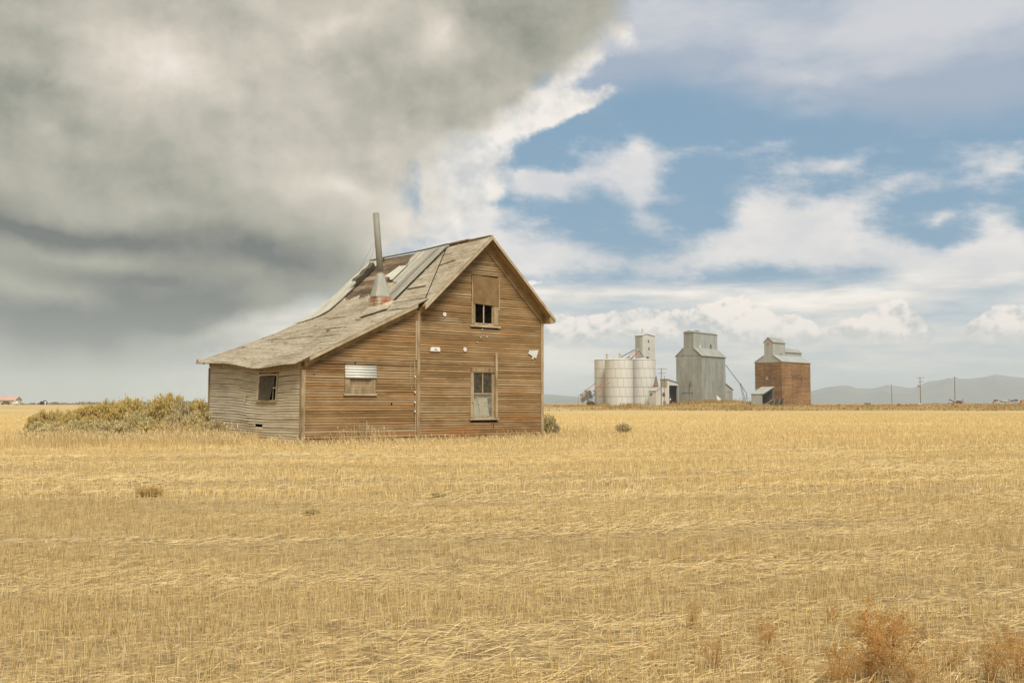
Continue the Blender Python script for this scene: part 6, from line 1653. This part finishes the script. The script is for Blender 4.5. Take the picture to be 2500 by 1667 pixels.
# u, v_top, base depth, width px, meshes, leaf, bloom, label
SH = [
 (418, 954, 45.5, 66, BUSH[0], 'sage_gold', 'bloom_gold', 'tallest golden-green bush, its round head highest in the clump left of the lean-to'),
 (393, 962, 45.0, 56, BUSH[1], 'sage_gold', 'bloom_gold', 'tall golden bush touching the tallest one on its left side'),
 (357, 966, 45.6, 54, WISPY[0], 'sage_grey', 'bloom_pale', 'pale loose bush between the two tallest golden heads of the clump'),
 (318, 965, 45.2, 70, BUSH[2], 'sage_gold', 'bloom_gold', 'broad bright yellow bush in the middle of the clump skyline'),
 (296, 985, 43.6, 66, BUSH[3], 'sage_gold', 'bloom_gold', 'leafy olive bush below the broad bright yellow bush'),
 (268, 973, 45.0, 56, BUSH[1], 'sage_gold', 'bloom_gold', 'yellow-topped bush left of the broad bright yellow bush'),
 (245, 980, 44.2, 58, BUSH[0], 'sage_brown', 'bloom_gold', 'brownish bush on the falling left shoulder of the clump'),
 (212, 984, 44.0, 64, BUSH[2], 'sage_gold', 'bloom_gold', 'green-gold bush standing where the clump starts to rise from the left'),
 (178, 1001, 43.2, 58, BUSH[3], 'sage_gold', 'bloom_gold', 'low rounded bush between the orange-tinted bush and the rising clump'),
 (145, 994, 43.8, 30, WISPY[1], 'sage_grey', 'bloom_gold', 'small narrow feathery bush poking up near the left end of the clump'),
 (112, 999, 42.8, 56, BUSH[1], 'sage_brown', 'bloom_gold', 'orange-tinted bush near the left end of the clump'),
 (88, 1012, 42.2, 40, BUSH[2], 'sage_brown', 'bloom_gold', 'small dark bush at the extreme left end of the clump'),
 (388, 984, 43.0, 66, WISPY[0], 'sage_brown', 'bloom_gold', 'dark brown twiggy bush below the tallest golden head'),
 (340, 1000, 42.2, 66, BUSH[0], 'sage_grey', 'bloom_pale', 'pale-flowered bush at mid height right of the dark hollow'),
 (452, 970, 44.4, 60, WISPY[1], 'sage_dry', 'bloom_pale', 'grey dry bush right of the tallest golden head'),
 (490, 973, 44.8, 50, BUSH[3], 'sage_brown', 'bloom_gold', 'olive bush tucked against the far corner of the lean-to'),
 (446, 998, 42.0, 76, WISPY[0], 'sage_dry', 'bloom_pale', 'wispy grey bush of bare stems before the lean-to corner'),
 (484, 997, 40.6, 56, BUSH[0], 'sage_gold', 'bloom_pale', 'bright pointed yellow bush in front of the lean-to corner'),
 (528, 1020, 39.6, 50, WISPY[1], 'sage_dry', 'bloom_pale', 'small grey-green bush against the bulging lean-to wall'),
 (104, 1024, 40.2, 62, LOW[0], 'sage_grey', 'bloom_pale', 'low grey-green bush at the left end of the front row'),
 (152, 1024, 40.0, 66, LOW[1], 'sage_grey', 'bloom_pale', 'low pale bush second from the left in the front row'),
 (203, 1021, 40.2, 72, LOW[0], 'sage_grey', 'bloom_pale', 'low grey bush in the front row under the rising green-gold bush'),
 (258, 1019, 40.0, 72, LOW[1], 'sage_grey', 'bloom_pale', 'widest low silvery bush in the front row left of the dark hollow'),
 (212, 1046, 38.4, 46, LOW[1], 'sage_gold', 'bloom_pale', 'small darker green tuft at the front of the low row'),
 (243, 1050, 38.0, 52, LOW[0], 'sage_grey', 'bloom_pale', 'small grey-green tuft at the front beside the darker green one'),
 (302, 1034, 39.0, 50, LOW[0], 'sage_brown', 'bloom_pale', 'low brown bush in the grass below the dark hollow'),
 (388, 1030, 39.4, 70, WISPY[1], 'sage_gold', 'bloom_gold', 'loose green-gold grass bush in the middle front of the clump'),
 (452, 1062, 37.0, 26, LOW[1], 'sage_gold', 'bloom_gold', 'tiny yellow tuft low in the dry grass before the lean-to corner'),
]
for k, (u, v, Y, w, me, lf, bl, lab) in enumerate(SH):
    p = foot(u, Y); h = at(u, v, Y).z - p.z
    shrub('shrub', lab, 'bush', p, max(0.25, h), w / F * Y * (1.22 if k < 12 else 1.4), k * 1.13, me, M[lf], M[bl], GG)
p = foot(1340, 45.5); shrub('shrub', 'straggly olive bush growing behind the right corner of the house', 'bush', p, at(1330, 1004, 45.5).z - p.z, 0.85, 0.4, WISPY[0], M['sage_grey'], M['bloom_pale'])
p = foot(1354, 45.0); shrub('shrub', 'low olive bush just right of the house corner beside a thin stick', 'bush', p, at(1354, 1030, 45).z - p.z, 0.62, 1.4, WISPY[1], M['sage_dry'], M['bloom_pale'])
p = foot(1353, 44.6); st2_ = thing('stick', 'short dark stick standing in the bush right of the house', 'stick', p)
obj('shaft', MB().bar((-0.05, 0, -0.05), (0.04, 0, at(1353, 1023, 44.6).z - p.z), 0.03, 0.03), M['twig'], st2_)
obj('knob', MB().box(0.02, 0.07, -0.03, 0.03, at(1353, 1023, 44.6).z - p.z - 0.04, at(1353, 1023, 44.6).z - p.z + 0.02), M['twig'], st2_)
p = foot(1521, 49.0); shrub('shrub', 'lone dark grey-brown bush in the field right of the house', 'bush', p, at(1521, 1032, 49).z - p.z + 0.02, 1.0, 0.9, WISPY[1], M['sage_dry'], M['bloom_pale'])
p = on_ground(365, 1211); shrub('weed_tuft', 'rust-coloured tuft of dry weed in the stubble left of centre', 'weed', p, 0.17, 0.56, 0.3, WISPY[0], M['russet_pale'], M['russet_pale'])
p = on_ground(760, 1262); shrub('weed_tuft', 'small olive tuft in the stubble below the small boarded window', 'weed', p, 0.13, 0.26, 0.3, WISPY[1], M['sage_grey'], M['bloom_pale'])
p = on_ground(1072, 1213); shrub('weed_tuft', 'small green tuft in the stubble below the tall gable', 'weed', p, 0.09, 0.30, 0.9, WISPY[0], M['sage_grey'], M['bloom_pale'])

# ---- russet weeds in the near corner: fine branching twigs
def weed_meshes(seed, n0=6, n1=15, n2=9):
    g = np.random.default_rng(seed); st = MB(); C_ = []; 
    for a in range(n0):
        az = g.random() * 6.28; ti = g.random() * 0.7; L0 = g.uniform(0.65, 1.0) * (1 - 0.3 * ti)
        d0 = np.array([math.cos(az) * math.sin(ti), math.sin(az) * math.sin(ti), math.cos(ti)])
        st.tube([np.zeros(3), d0 * L0 * 0.5 + g.normal(0, .01, 3), d0 * L0], 0.006, 3, 0.0015, cap=False)
        for b_ in range(n1):
            f = 0.18 + 0.8 * (b_ + g.random()) / n1; o = d0 * L0 * f
            d1 = unit(d0 * 0.75 + g.normal(0, 0.75, 3) + [0, 0, 0.2]); L1 = g.uniform(0.16, 0.42) * (1.15 - 0.75 * f)
            st.tube([o, o + d1 * L1 * 0.5 + g.normal(0, 0.008, 3), o + d1 * L1 + [0, 0, 0.02]], 0.0030, 3, 0.0011, cap=False)
            for c in range(n2):
                f2 = 0.2 + 0.8 * (c + g.random()) / n2; o2 = o + d1 * L1 * f2
                d2 = unit(d1 * 0.6 + g.normal(0, 0.8, 3) + [0, 0, 0.3]); L2 = g.uniform(0.03, 0.10)
                if c % 2: st.tube([o2, o2 + d2 * L2], 0.0016, 3, 0.0009, cap=False)
                for q_ in range(4): C_.append(o2 + d2 * L2 * g.random() + g.normal(0, 0.010, 3))
    C_ = np.array(C_); up = unit(g.normal(0, 1, C_.shape) + [0, 0, 0.4]); sd_ = unit(np.cross(up, g.normal(0, 1, C_.shape)))
    sz = g.uniform(0.004, 0.011, len(C_))
    sm = st.mesh('stems'); sm.materials.append(M['russet_stem'])
    return sm, quads_mesh('foliage', C_, up * sz[:, None], sd_ * (sz * 0.45)[:, None], M['russet'])
WEED = [weed_meshes(s) for s in (5, 6, 7, 8)]
# u, v of foot, height m, width factor, label
for k, (u, v, h, wf, lf, lab) in enumerate([
    (2175, 1655, 0.52, 1.35, 'russet', 'largest russet weed, its bushy spike tallest near the lower right corner'),
    (2120, 1668, 0.38, 1.3, 'russet', 'dense russet weed at the lower left side of the largest one'),
    (2055, 1690, 0.34, 1.2, 'russet', 'dark orange weed at the bottom edge left of the largest one'),
    (2240, 1690, 0.36, 1.2, 'russet_pale', 'pale russet weed at the bottom edge right of the largest one'),
    (2490, 1680, 0.36, 1.2, 'russet', 'deep orange weed in the extreme lower right corner'),
    (2415, 1675, 0.30, 1.1, 'russet_pale', 'thin pale weed beside the deep orange corner weed'),
    (1875, 1585, 0.24, 1.0, 'russet', 'small russet weed halfway between the bare straw patch and the largest weed'),
    (1930, 1660, 0.22, 1.1, 'russet_pale', 'short faded weed at the bottom edge right of the straw patch'),
    (1745, 1640, 0.28, 0.9, 'russet_pale', 'thin twiggy faded weed leaning over the straw at the bottom edge'),
    (1690, 1535, 0.22, 0.9, 'russet_pale', 'small reddish weed on the pale straw streak, farthest left of the weeds'),
    (2035, 1520, 0.16, 0.8, 'russet', 'compact rust clump high up left of the largest weed'),
    (1600, 1625, 0.14, 1.0, 'russet_pale', 'lowest faint weed clump at the left end of the weeds'),
    (2330, 1640, 0.26, 1.0, 'russet_pale', 'faded weed between the largest weed and the corner weeds'),
    (2470, 1612, 0.22, 1.2, 'russet', 'broken orange weed at the right edge above the corner weeds'),
    (2110, 1560, 0.20, 1.3, 'russet_pale', 'low spreading faded weed just behind the foot of the largest weed')]):
    p = on_ground(u, v); t = thing('weed', lab, 'weed', p, k * 1.7, 'russet weeds in the near stubble'); t.scale = (h * wf, h * wf, h)
    for nm, me, mt in zip(('stems', 'foliage'), WEED[k % 4], (M['russet_stem'], M[lf])):
        o = bpy.data.objects.new(nm, me); COL.objects.link(o); o.parent = t
        o.material_slots[0].link = 'OBJECT'; o.material_slots[0].material = mt

# ---- trees far off
def leaf_crown(blobs_, n, leaf, mt, seed, name='crown'):
    g = np.random.default_rng(seed); C_ = []
    for (cx, cy, cz, rx, rz_, k) in blobs_:
        d = unit(g.normal(0, 1, (int(n * k), 3))); r_ = g.random(len(d)) ** 0.45
        C_.append(np.array([cx, cy, cz]) + d * r_[:, None] * [rx, rx, rz_])
    C_ = np.vstack(C_); up = unit(g.normal(0, 1, C_.shape) + [0, 0, 0.5]); sd_ = unit(np.cross(up, g.normal(0, 1, C_.shape))); sz = leaf * g.uniform(0.5, 1.3, len(C_))
    return quads_mesh(name, C_, up * sz[:, None], sd_ * (sz * 0.6)[:, None], mt)
Yt2 = 362.0; p = foot(1434, Yt2)
tr = thing('tree', 'small thin-leaved autumn tree standing left of the silos', 'tree', p)
tm = MB()
for (a, b_, r0, r1) in (((0.6, 0, -0.3), (0.2, 0, 1.6), 0.16, 0.12), ((0.2, 0, 1.6), (-1.0, 0.2, 4.6), 0.11, 0.03), ((0.2, 0, 1.6), (0.6, -0.2, 5.6), 0.11, 0.03), ((0.25, 0, 1.3), (1.9, 0.3, 4.4), 0.09, 0.03), ((0.0, 0, 2.0), (-1.9, -0.3, 3.2), 0.07, 0.02), ((0.6, -0.2, 3.6), (-0.2, -0.3, 6.0), 0.05, 0.02), ((1.0, 0.2, 2.8), (1.2, 0.2, 5.3), 0.05, 0.02)):
    tm.tube([a, (Vector(a) + Vector(b_)) / 2 + Vector((0.12, 0.05, 0.1)), b_], r0, 6, r1)
obj('trunk', tm, M['twig'], tr)
o = bpy.data.objects.new('crown', leaf_crown([(-1.2, 0, 3.2, 1.5, 1.5, 1), (0.3, 0, 4.6, 1.4, 1.2, 0.9), (1.4, 0.2, 3.6, 1.2, 1.3, 0.7), (-1.7, -0.2, 2.0, 0.9, 0.9, 0.45), (0.2, 0, 3.2, 1.2, 1.2, 0.4), (-0.6, 0, 5.4, 0.5, 0.6, 0.15), (1.0, 0, 5.2, 0.5, 0.6, 0.12)], 480, 0.12, M['tree_leaf'], 4)); COL.objects.link(o); o.parent = tr
p = foot(1441, Yt2 - 4); sb_ = thing('shrub', 'round dark green shrub at the foot of the small tree by the silos', 'bush', p)
o = bpy.data.objects.new('foliage', leaf_crown([(0, 0, 0.9, 1.5, 1.0, 1), (0.8, 0, 0.6, 0.9, 0.8, 0.4)], 700, 0.16, M['sage_brown'], 9, 'foliage')); COL.objects.link(o); o.parent = sb_
obj('stems', MB().tube([(0, 0, -0.2), (0.1, 0, 0.6)], 0.08, 5), M['twig'], sb_)
p = foot(106, 600); db = thing('tree', 'round dark bushy tree on the left horizon behind a white post', 'tree', p)
o = bpy.data.objects.new('crown', leaf_crown([(1.0, 0, 1.5, 1.3, 1.3, 1), (-1.1, 0, 1.2, 1.0, 1.1, 0.7)], 800, 0.22, M['dark_leaf'], 12)); COL.objects.link(o); o.parent = db
obj('trunk', MB().tube([(0.9, 0, -0.3), (1.0, 0, 1.4)], 0.15, 6), M['twig'], db)
